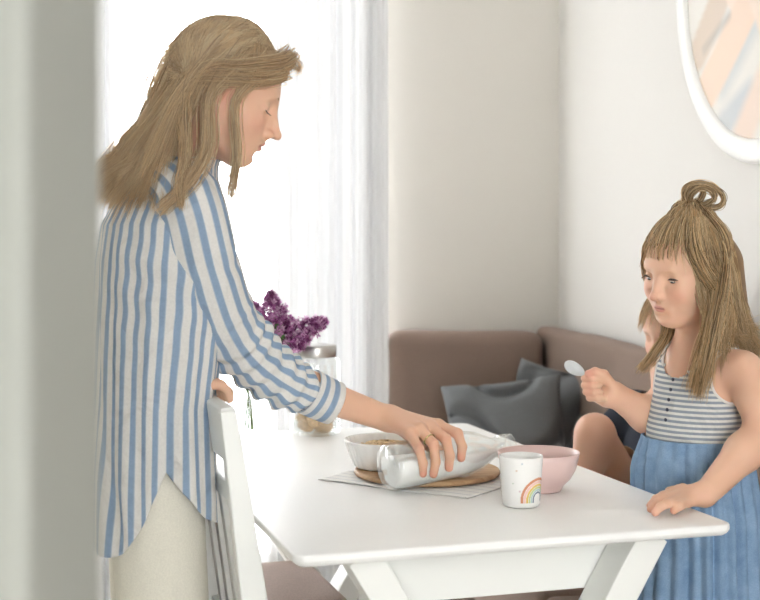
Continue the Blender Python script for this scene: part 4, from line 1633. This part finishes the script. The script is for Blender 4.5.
lock(200, [WF.w((-.074, -.03, .070)), WF.w((-.094, -.034, .010)), P(144, 130, 2.29), P(108, 176, 2.26), P(96, 200, 2.25)], [.008, .010, .010, .010, .010], 8)

# ---------------------------------------------------------------- girl
girl = thing('person', 'small girl in striped and blue dress holding a spoon, one hand on the table', 'person', (.579, 2.42, .45))
gy = math.radians(57); gp = math.radians(12)
gh = np.array([-math.sin(gy), -math.cos(gy), 0])
gl = np.array([math.cos(gy), -math.sin(gy), 0])
gf = gh * math.cos(gp) + np.array([0, 0, -math.sin(gp)])
roll = math.radians(5)
gu = np.cross(gf, gl)
gu = gu * math.cos(roll) + gl * math.sin(roll)
GF = Frame(P(688, 270, 2.40), gf, gu, .87)
ps = math.radians(56)
bf = np.array([-math.sin(ps), -math.cos(ps), 0])
BF = lambda c: Frame(c, bf, (0, 0, 1))
gc = np.array([.588, 2.426])
bl = BF((0, 0, 0)).A[:, 1]
G = Implicit(axis((.355, .90, .0022)), axis((2.09, 2.74, .0022)), axis((.42, 1.27, .0022)))
head(G, GF, nose=.82, cheek=1.16, jaw=.95, lips=.70)
def g3(z, f=0, l=0):
    return np.array([gc[0], gc[1], z]) + bf * f + bl * l
G.cap(GF.w((-.025, 0, -.045)), g3(.965, -.005), .036, .042, .03)


def torso(I):
    I.ell((0, 0, 0), (.064, .086, .115), .04, BF(g3(.905, -.004)))
    I.ell((0, 0, 0), (.078, .088, .085), .04, BF(g3(.825, .006)))
    I.cap(g3(.958, -.012, -.075), g3(.958, -.012, .075), .030, .030, .03)


torso(G)
G.ell((0, 0, 0), (.080, .094, .08), .04, BF(g3(.74, -.005)))
sl_, sr_ = g3(.962, -.010, .100), g3(.960, -.020, -.092)
el_, wl_ = P(764, 430, 2.30), P(706, 494, 2.222)
G.chain([sl_, el_ * .5 + sl_ * .5 + np.array([.006, -.004, 0]), el_], [.034, .036, .031], .012, .025)
G.chain([el_, el_ * .65 + wl_ * .35, wl_], [.032, .032, .021], .015)
# left hand flat on the table
m_l = [PZ(679, 491.5, .765), PZ(681, 495, .762), PZ(684, 499, .758), PZ(688, 503, .754)]
p_l = [PZ(663, 497, .761), PZ(664, 500, .763), PZ(667, 505, .760), PZ(679, 507.5, .755)]
t_l = [PZ(650, 507, .7475), PZ(650.5, 510.5, .7475), PZ(655, 514, .7475), PZ(674, 512, .7475)]
m_l, p_l, t_l = [[q_ + np.array([0, 0, .0022]) for q_ in a_] for a_ in (m_l, p_l, t_l)]
for i in range(4):
    G.cap(wl_ + (m_l[i] - wl_) * .15, m_l[i], .0145, .0092, .012)
    dd = p_l[i] * .45 + t_l[i] * .55 + np.array([0, 0, .003])
    G.chain([m_l[i], p_l[i], dd, t_l[i]], [.0085, .0078, .0072, .0064], .003, .006)
G.chain([wl_ + np.array([-.012, .012, -.002]), PZ(683, 489, .756), PZ(669, 491, .752)], [.012, .0092, .0075], .005, .010)
# right arm with the spoon
er_, wr_ = P(668, 428, 2.50), P(613, 394, 2.462)
G.chain([sr_, er_], [.033, .031], .012, .025)
G.chain([er_, er_ * .6 + wr_ * .4, wr_], [.033, .033, .022], .015)
G.cap(wr_, P(601, 387, 2.466), .021, .017, .014)
G.cap(P(606, 398, 2.455), P(595, 394, 2.458), .017, .014, .012)
for y_, x_ in ((377.5, 0), (384.5, 0), (391, 1.5), (397, 5)):
    G.chain([P(597 + x_, y_ - 1, 2.474), P(585.5 + x_, y_, 2.466), P(584.5 + x_, y_ + .8, 2.447), P(592 + x_, y_ + 1.2, 2.437), P(599 + x_, y_ + 1.2, 2.438)], [.0080, .0074, .0069, .0066, .0060], .0015, .005)
G.chain([P(611, 385, 2.446), P(604, 374.5, 2.438), P(595, 371.5, 2.436), P(588, 373.5, 2.438)], [.011, .0088, .0076, .0066], .004, .010)
# kneeling legs on the sofa seat
for s_ in (-1, 1):
    hp = g3(.70, -.005, s_ * .048); kn = g3(.495, .045, s_ * .055); ft = g3(.492, -.20, s_ * .06)
    G.chain([hp, kn, ft], [.058, .044, .033], .02)
    G.cap(ft, g3(.480, -.235, s_ * .055), .028, .020, .02)
V, Q = G.extract()
kx = [(t_, .008, (234, 164, 146), .5) for t_ in t_l] + [(P(590, y_, 2.437), .009, (234, 170, 152), .4) for y_ in (378, 385, 392)] + [(P(590, 373, 2.436), .01, (232, 150, 134), .7)]
cols = skin_colors(V, SKIN_C, GF, lip=(216, 150, 138), ls=.74, blush=.35, extra=kx)
link('body', np_mesh('body', V, Q, True, col=cols), M['skin'], girl)
del G


def ellipsoid_obj(name, c, r, fr, mat, parent, seg=16):
    Vv, Ff = lathe([(math.sin(a_), -math.cos(a_)) for a_ in np.linspace(0, PI, seg)], 20)
    Vv = Vv * np.array(r) + np.array(c)
    return link(name, np_mesh(name, fr.w(Vv), Ff), mat, parent)


for sd in (-1, 1):
    ey = ellipsoid_obj('eye', (.0748, sd * .0325, -.0022), (.0112, .0105, .0036), GF, M['eye_white'], girl)
    ellipsoid_obj('iris', (.0778, sd * .0325 + .001, -.0034), (.0092, .0056, .0034), GF, M['iris'], ey)
    W_ = lambda a: GF.w((a[0], sd * a[1], a[2]))
    arc_mesh('eyelashes', [W_((.0775, .0450, .0005)), W_((.0850, .0405, .0032)), W_((.0876, .0330, .0036)), W_((.0866, .0245, .0008))], .0019, M['dark'], girl)
    arc_mesh('eyelashes', [W_((.0840, .0420, .0022)), W_((.0885, .0455, -.001)), W_((.0905, .0475, -.002))], .0008, M['dark'], girl)
    arc_mesh('eyebrow', [W_((.077, .047, .019)), W_((.085, .036, .0245)), W_((.0905, .021, .022))], .0015, M['brow'], girl)

# dress: bodice, trim, skirt
D = Implicit(axis((.42, .76, .0025)), axis((2.25, 2.60, .0025)), axis((.78, 1.02, .0025)))
torso(D)
V, Q = D.extract(.0055)
del D
ql = BF(g3(0)).loc(V)
fx, ly, z = ql[:, 0], ql[:, 1], V[:, 2]
neck = np.hypot(fx - .012, ly * .88)
ztop = np.where(fx > -.01, .948, .965)
arm = (((np.abs(ly) - .106) / .040) ** 2 + ((z - .960) / .062) ** 2 + (fx / .2) ** 2) > 1
nk = ((ly / .050) ** 2 + ((z - .995) / np.where(fx > -.01, .050, .022)) ** 2) > 1
keep = (z > .812) & arm & nk
V2, Q2 = keep_faces(V, Q, keep)
o = link('bodice', np_mesh('bodice', V2, Q2), M['bodice'], girl)
md = o.modifiers.new('thickness', 'SOLIDIFY'); md.thickness = .0015; md.offset = -1
# white binding along the open edges
bm = bmesh.new(); bm.from_mesh(o.data)
be = [e for e in bm.edges if e.is_boundary]
adj = {}
for e in be:
    a_, b_ = e.verts[0].index, e.verts[1].index
    adj.setdefault(a_, []).append(b_); adj.setdefault(b_, []).append(a_)
loops, seen = [], set()
for s0 in adj:
    if s0 in seen:
        continue
    lp, cur, prev = [s0], s0, None
    seen.add(s0)
    while True:
        nx = [k for k in adj[cur] if k not in seen]
        if not nx:
            break
        cur = nx[0]; seen.add(cur); lp.append(cur)
    if len(lp) > 20:
        bm.verts.ensure_lookup_table(); loops.append(np.array([bm.verts[i].co[:] for i in lp]))
bm.free()
for lp in loops:
    if lp[:, 2].mean() < .83:
        continue
    for _ in range(14):
        lp = .5 * lp + .25 * (np.roll(lp, 1, 0) + np.roll(lp, -1, 0))
    lp = lp[::2]
    lp = np.concatenate([lp, lp[:2]])
    Vt, Ft = tube(lp, [.0026] * len(lp), 8, (0.1, .2, 1))
    link('binding', np_mesh('binding', Vt, Ft), M['white_cloth'], girl)
# placket with little buttons
bo = bf
for i, z in enumerate(np.linspace(.940, .868, 5)):
    f_ = {0: .058, 1: .064, 2: .069, 3: .073, 4: .077}[i]
    c_ = g3(z, f_ + .006, 0)
    Vv, Ff = lathe([(0, 0), (.0032, 0), (.0034, .0012), (0, .0016)], 14)
    Rm = np.array(BF((0, 0, 0)).A)[:, [1, 2, 0]]
    link('button', np_mesh('button', Vv @ Rm.T + c_, Ff), M['button'], girl)
nu, nv = 240, 60
th = np.arange(nu) / nu * 2 * PI
pts = np.zeros((nv, nu, 3))
gfld = noise_fn(71, 8, 10, 36)
zs_ = np.concatenate([np.linspace(.832, .80, 14), np.linspace(.795, .485, nv - 14)])
for j in range(nv):
    z = zs_[j]
    a = np.interp(z, [.48, .60, .70, .77, .80, .822, .832], [.110, .103, .101, .098, .094, .090, .089])
    b = np.interp(z, [.48, .60, .70, .77, .80, .822, .832], [.128, .124, .120, .114, .106, .098, .096])
    fo = .006 + np.interp(z, [.7, .78, .832], [0, .008, .004])
    g_ = np.interp(z, [.48, .70, .79, .815, .832], [.009, .0078, .0068, .0058, .0035])
    ph = gfld(np.stack([np.cos(th), np.sin(th), th * 0 + z * .5], 1) * .12) * 3
    rr = 1 + (np.sin(th * 26 + ph * 2) * .55 + np.sin(th * 11 + 2 * ph + 1) * .6 * (z < .8)) * g_ / .1
    pp = np.stack([g3(z, fo + 0) + bf * (a * rr[i] * math.cos(th[i])) + bl * (b * rr[i] * math.sin(th[i])) for i in range(nu)])
    pts[j] = pp
grid_mesh('skirt', pts, M['denim'], girl, closed_u=True, thick=.0015)

# hair of the girl
rg = np.random.default_rng(15)
GL, GM, GD = (255, 238, 198), (234, 200, 150), (128, 96, 66)
H = Implicit(axis((.44, .80, .004)), axis((2.22, 2.62, .004)), axis((1.0, 1.28, .004)))
H.ell((-.008, 0, .036), (.0945, .0775, .0890), .01, GF)
H.cap(GF.w((-.06, .03, -.0)), P(735, 335, 2.47), .045, .030, .03)
H.cap(GF.w((-.06, -.03, -.0)), P(718, 335, 2.53), .04, .03, .03)
V, Q = H.extract()
ql = GF.loc(V)
keep = (ql[:, 2] > hairline(ql[:, 0]) - .004) | (ql[:, 0] < -.03)
V, Q = keep_faces(V, Q, keep)
c4 = np.ones((len(V), 4)); c4[:, :3] = np.array(lin(168, 134, 96)[:3])
ghair = link('hair', np_mesh('hair', V, Q, True, col=c4), M['hair'], girl)
del H
KN = GF.w((-.034, 0, .136))


def gstr(ctrl, r=(.0005, .0009), margin=None, n=24, jit=.002, taper=.25, lead=None):
    N_ = len(ctrl)
    hc = hair_base(rg, N_, GL, GM, GD)
    if lead is not None:
        hc = .45 * hc + .55 * hc[lead]
    finish_strands('hair_strands', ctrl, GF, n, rg.uniform(r[0], r[1], N_), hc, ghair,
                   (.003 + rg.uniform(0, .006, N_)) if margin is None else margin, jit, rg, taper)


# crown hair gathered up into the knot
pr_ = scalp_points(rg, 16000)
pr_ = pr_[(pr_[:, 2] > hairline(pr_[:, 0]) - .006) & (pr_[:, 0] > -.035) & (pr_[:, 2] > .035)][:1700]
N = len(pr_)
kn_l = np.array([-.034, 0, .128]) + rg.normal(0, .004, (N, 3))
g1 = pr_ * .62 + kn_l * .38 + np.array([0, 0, .02])
g2 = pr_ * .25 + kn_l * .75 + np.array([.004, 0, .008])
gstr(GF.w(np.stack([pr_, g1, g2, kn_l], 1)))
# long hair falling from the crown round the sides and back
n2 = 4200
phi = np.concatenate([rg.uniform(48, 200, int(n2 * .72)), rg.uniform(200, 300, n2 - int(n2 * .72))])
ph = np.radians(phi)
c_, s_ = np.cos(ph), np.sin(ph)
j = lambda a: rg.normal(0, a, n2)
top = np.stack([-.030 + .025 * c_ + j(.006), .022 * s_ + j(.006), .118 + j(.004)], 1)
m1 = np.stack([-.012 + .096 * c_ * .78 + j(.004), .079 * s_ + j(.003), .062 + j(.008)], 1)
m2 = np.stack([-.014 + .100 * c_ * .85 + j(.005), .087 * s_ + j(.003), -.020 + j(.008)], 1)
w4, w3 = [], []
for i, f in enumerate(phi):
    if f < 200:
        a_ = (f - 48) / 152
        x4 = np.interp(a_, [0, .2, .27, .5, .7, 1], [696, 706, 742, 753, 757, 752]); y4 = np.interp(a_, [0, .2, .27, 1], [386, 374, 344, 350]); d4 = np.interp(a_, [0, .2, .27, .5, .75, 1], [2.325, 2.305, 2.39, 2.43, 2.46, 2.53])
        x3 = np.interp(a_, [0, .2, .27, .5, .7, 1], [706, 716, 731, 742, 747, 740]); d3 = np.interp(a_, [0, .2, .27, .5, .75, 1], [2.315, 2.31, 2.365, 2.41, 2.44, 2.52]); y3 = 325
    else:
        a_ = (f - 200) / 100
        x4 = np.interp(a_, [0, .6, 1], [735, 690, 653]); y4 = np.interp(a_, [0, .6, 1], [352, 352, 366]); d4 = np.interp(a_, [0, .5, 1], [2.56, 2.55, 2.47])
        x3 = np.interp(a_, [0, .6, 1], [725, 690, 664]); d3 = np.interp(a_, [0, .5, 1], [2.55, 2.54, 2.46]); y3 = 325
    w3.append(P(x3 + rg.normal(0, 4), y3 + rg.normal(0, 5), d3 + rg.normal(0, .008)))
    w4.append(P(x4 + rg.normal(0, 5), y4 + rg.normal(0, 10), d4 + rg.normal(0, .008)))
ctrl = np.stack([GF.w(top), GF.w(m1), GF.w(m2), np.array(w3), np.array(w4)], 1)
ctrl, ld = clump(ctrl, rg, 18, 1, .78)
gstr(ctrl, n=26, jit=.003, lead=ld)
# pale front locks in front of both shoulders
def glock(n, pts_, spread, r=(.0005, .0009)):
    u_ = rg.normal(size=(n, 1, 3))
    sp = np.array(spread)[None, :, None]
    gstr(np.array(pts_)[None] + u_ * sp + rg.normal(size=(n, len(pts_), 3)) * sp * .4, r)


glock(220, [KN, GF.w((.040, .060, .070)), GF.w((.040, .080, .02)), GF.w((.008, .090, -.06)), P(705, 345, 2.30), P(694, 388, 2.315)], [.003, .006, .006, .006, .006, .008])
glock(160, [KN, GF.w((-.01, .080, .070)), GF.w((.00, .092, .0)), P(712, 330, 2.295), P(703, 372, 2.30), P(699, 396, 2.31)], [.003, .006, .006, .006, .006, .006])
glock(130, [KN, GF.w((.030, -.06, .070)), GF.w((.030, -.082, .0)), P(668, 322, 2.45), P(655, 352, 2.43), P(640, 370, 2.425)], [.003, .006, .006, .004, .004, .004])
# wispy fringe
nb_ = 110
yb = rg.uniform(-.06, .06, nb_)
xb = .082 - 7 * yb ** 2
fr0 = np.stack([xb - .022, yb * .8, .092 - 2.5 * yb ** 2 + rg.normal(0, .006, nb_)], 1)
len_ = rg.uniform(.15, 1, nb_) ** 1.3
fr1 = np.stack([xb + .004, yb * .95, .074 - 2 * yb ** 2 - .012 * len_], 1)
fr2 = np.stack([xb + .010, yb * 1.04 + rg.normal(0, .005, nb_), .066 - 3 * yb ** 2 - .046 * len_], 1)
gstr(GF.w(np.stack([fr0, fr1, fr2], 1)), (.0003, .0005), .003, 12, .001)
# loops of the top knot and its band
def loop(pxs, d0, dep, n, sp):
    pts_ = np.array([P(x_, y_, d0 + dep * math.sin(PI * i / (len(pxs) - 1))) for i, (x_, y_) in enumerate(pxs)])
    u_ = rg.normal(size=(n, 1, 3)) * sp
    p_ = bez(pts_[None] + u_ + rg.normal(size=(n, len(pts_), 3)) * .0008, 40)
    return p_


kd = KN[1]
lps = [loop([(691, 206), (684, 198), (686, 188), (697, 183.5), (711, 185), (722, 194), (723, 203), (715, 208), (697, 205)], kd, -.012, 170, .0018),
       loop([(691, 206), (690, 196), (698, 188), (710, 190), (714, 198), (706, 204), (694, 206)], kd, -.022, 150, .0020),
       loop([(692, 206), (684, 201), (687, 190), (696, 186), (703, 192), (699, 201), (693, 206)], kd, .012, 120, .0022),
       loop([(690, 206), (680, 203), (675, 206), (674, 211), (678, 213)], kd, .006, 40, .0016)]
allp = np.concatenate(lps)
strands('top_knot', allp, rg.uniform(.0005, .0009, len(allp)), hair_base(rg, len(allp), GL, GM, GD), M['hair'], ghair, .8)
bt = np.array([KN + np.array([0, 0, -.004]) + .011 * (np.array([math.cos(t_), 0, .25 * math.cos(t_)]) + np.array([0, math.sin(t_), 0])) for t_ in np.linspace(0, 2 * PI, 25)])
Vt, Ft = tube(bt, [.0022] * 25, 8, (0, 0, 1))
link('hair_band', np_mesh('hair_band', Vt, Ft), M['white_cloth'], girl)

# spoon in her hand
sp_c = P(574.5, 368.5, 2.444)
sp_e = P(587, 375, 2.4455) - sp_c; sp_e /= np.linalg.norm(sp_e)
sp_n = np.array([.10, -.93, .36]); sp_n -= sp_e * sp_n.dot(sp_e); sp_n /= np.linalg.norm(sp_n)
sp_s = np.cross(sp_n, sp_e)
spoon = thing('spoon', 'pale grey spoon held up in the fist of the small girl', 'spoon', sp_c)
nr_, na_2 = 14, 48
pts = np.zeros((nr_, na_2, 3))
for j_ in range(nr_):
    r_ = j_ / (nr_ - 1)
    for i_ in range(na_2):
        t_ = 2 * PI * i_ / na_2
        u_, v_ = r_ * math.cos(t_), r_ * math.sin(t_)
        pts[j_, i_] = sp_c + sp_e * u_ * .0215 + sp_s * v_ * .0125 * (1 - .12 * u_) - sp_n * .0055 * (1 - r_ ** 2.2)
grid_mesh('spoon_bowl', pts, M['spoon'], spoon, closed_u=True, thick=.0014)
tube_obj('handle', [sp_c + sp_e * .020, sp_c + sp_e * .035 + sp_n * .002, P(608, 386, 2.452)], [.0024, .0028, .0034], M['spoon'], spoon, 16, 10)

# ---------------------------------------------------------------- child on the sofa, mostly hidden
kid = thing('person', 'child in navy top and beige shorts sitting behind the girl, knee drawn up', 'person', (.70, 3.08, .46))
kf = np.array([-.80, -.55, 0]); kf /= np.linalg.norm(kf)
KF = Frame(P(680, 331, 2.99), kf * .97 + np.array([0, 0, -.24]), (0, 0, 1), .90)
K_ = Implicit(axis((.30, .92, .0045)), axis((2.62, 3.28, .0045)), axis((.44, 1.12, .0045)))
head(K_, KF, nose=.65, cheek=1.1)
kc = np.array([.652, 3.05])
k3 = lambda z, f=0, l=0: np.array([kc[0], kc[1], z]) + kf * f + np.cross((0, 0, 1), kf) * l
K_.cap(KF.w((-.025, 0, -.045)), k3(.80), .034, .04, .02)


def ktorso(I, g=0.0):
    I.ell((0, 0, 0), (.065 + g, .088 + g, .16 + g), .03, Frame(k3(.66), kf, (0, 0, 1)))
    I.cap(k3(.795, 0, -.075), k3(.795, 0, .075), .032 + g, .032 + g, .03)
    for s_, e_ in ((-1, k3(.70, .06, -.15)), (1, k3(.66, .04, .105))):
        I.cap(k3(.785, 0, s_ * .09), e_, .034 + g, .030 + g, .02)


ktorso(K_)
K_.ell((0, 0, 0), (.085, .105, .075), .03, Frame(k3(.55), kf, (0, 0, 1)))
knee, ankle = P(595, 420, 2.86) + np.array([0, 0, -.030]), P(566, 540, 2.90)
ankle[2] = .50
K_.chain([k3(.545, .02, -.05), knee, ankle], [.052, .041, .030], .02)
K_.cap(ankle, ankle + np.array([-.07, -.03, -.02]), .026, .018, .02)
K_.chain([k3(.535, .02, .05), k3(.515, .22, .06), k3(.50, .22, -.08)], [.055, .045, .03], .02)
hand_k = k3(.60, .12, -.13)
K_.chain([k3(.70, .06, -.15), hand_k], [.029, .020], .01)
K_.chain([k3(.66, .04, .105), k3(.60, .14, .09)], [.028, .02], .01)
V, Q = K_.extract()
link('body', np_mesh('body', V, Q, True, col=skin_colors(V, SKIN_C * .97, KF, blush=.4, extra=[(knee, .05, (226, 160, 138), .35)])), M['skin'], kid)
del K_
X_ = Implicit(axis((.40, .90, .005)), axis((2.85, 3.28, .005)), axis((.48, .86, .005)))
ktorso(X_, .009)
V, Q = X_.extract()
ok = np.linalg.norm(V[:, :2] - k3(0)[:2], axis=1) > -1
V, Q = keep_faces(V, Q, (V[:, 2] > .55) & ~((np.linalg.norm(V - k3(.86), axis=1) < .055)))
link('top', np_mesh('top', V, Q), M['navy'], kid)
X_ = Implicit(axis((.34, .90, .005)), axis((2.70, 3.28, .005)), axis((.44, .84, .005)))
X_.ell((0, 0, 0), (.093, .113, .08), .03, Frame(k3(.55), kf, (0, 0, 1)))
h0 = k3(.545, .02, -.05)
X_.cap(h0, h0 * .42 + knee * .58, .066, .062, .02)
X_.cap(k3(.535, .02, .05), k3(.52, .15, .055), .066, .06, .02)
V, Q = X_.extract()
dk = (knee - h0) / np.linalg.norm(knee - h0)
V, Q = keep_faces(V, Q, ((V - h0) @ dk < np.linalg.norm(knee - h0) * .60 + .004) & (V[:, 2] < .62 + 2 * np.clip((V - h0) @ dk, 0, 1)))
link('shorts', np_mesh('shorts', V, Q), M['beige_short'], kid)
del X_
H = Implicit(axis((.55, .90, .004)), axis((2.95, 3.28, .004)), axis((.82, 1.12, .004)))
H.ell((-.016, 0, .036), (.102, .081, .092), .01, KF)
V, Q = H.extract()
ql = KF.loc(V)
V, Q = keep_faces(V, Q, (ql[:, 2] > hairline(ql[:, 0]) - .004))
c4 = np.ones((len(V), 4)); c4[:, :3] = np.array(lin(150, 120, 88)[:3])
khair = link('hair', np_mesh('hair', V, Q, True, col=c4), M['hair'], kid)
del H
rg = np.random.default_rng(25)
pr_ = scalp_points(rg, 5000)
pr_ = pr_[pr_[:, 2] > hairline(pr_[:, 0])][:1300]
N = len(pr_)
away = pr_ - np.array([-.02, 0, .115])
away /= np.linalg.norm(away, axis=1, keepdims=True) + 1e-6
g1 = pr_ + away * .018; g2 = g1 + away * .016 + np.array([0, 0, -.018])
finish_strands('hair_strands', KF.w(np.stack([pr_, g1, g2], 1)), KF, 10, rg.uniform(.0006, .001, N), hair_base(rg, N), khair, .006, .001, rg)


# ================================================================== LIGHT, SKY, CAMERA
w = bpy.data.worlds.new('sky')
bpy.context.scene.world = w
w.use_nodes = True
bg = w.node_tree.nodes['Background']
bg.inputs[0].default_value = (.975, .985, 1.0, 1)
bg.inputs[1].default_value = 6.0

cam = bpy.data.cameras.new('camera')
co = bpy.data.objects.new('camera', cam)
C.objects.link(co)
co.location = (0, 0, CAMZ)
co.rotation_euler = (PI / 2, 0, 0)
cam.sensor_fit = 'HORIZONTAL'
cam.sensor_width = 36
cam.lens = FPX / 760 * 36
cam.shift_y = -(300 - HZ) / 760
cam.dof.use_dof = True
cam.dof.focus_distance = 2.38
cam.dof.aperture_fstop = 4.5
cam.clip_start = .02
sc = bpy.context.scene
sc.camera = co
sc.view_settings.view_transform = 'Standard'
sc.view_settings.look = 'None'
sc.view_settings.exposure = 0.42
sc.view_settings.gamma = 1.0
sc.cycles.use_denoising = True
sc.cycles.max_bounces = 10
sc.cycles.transparent_max_bounces = 24
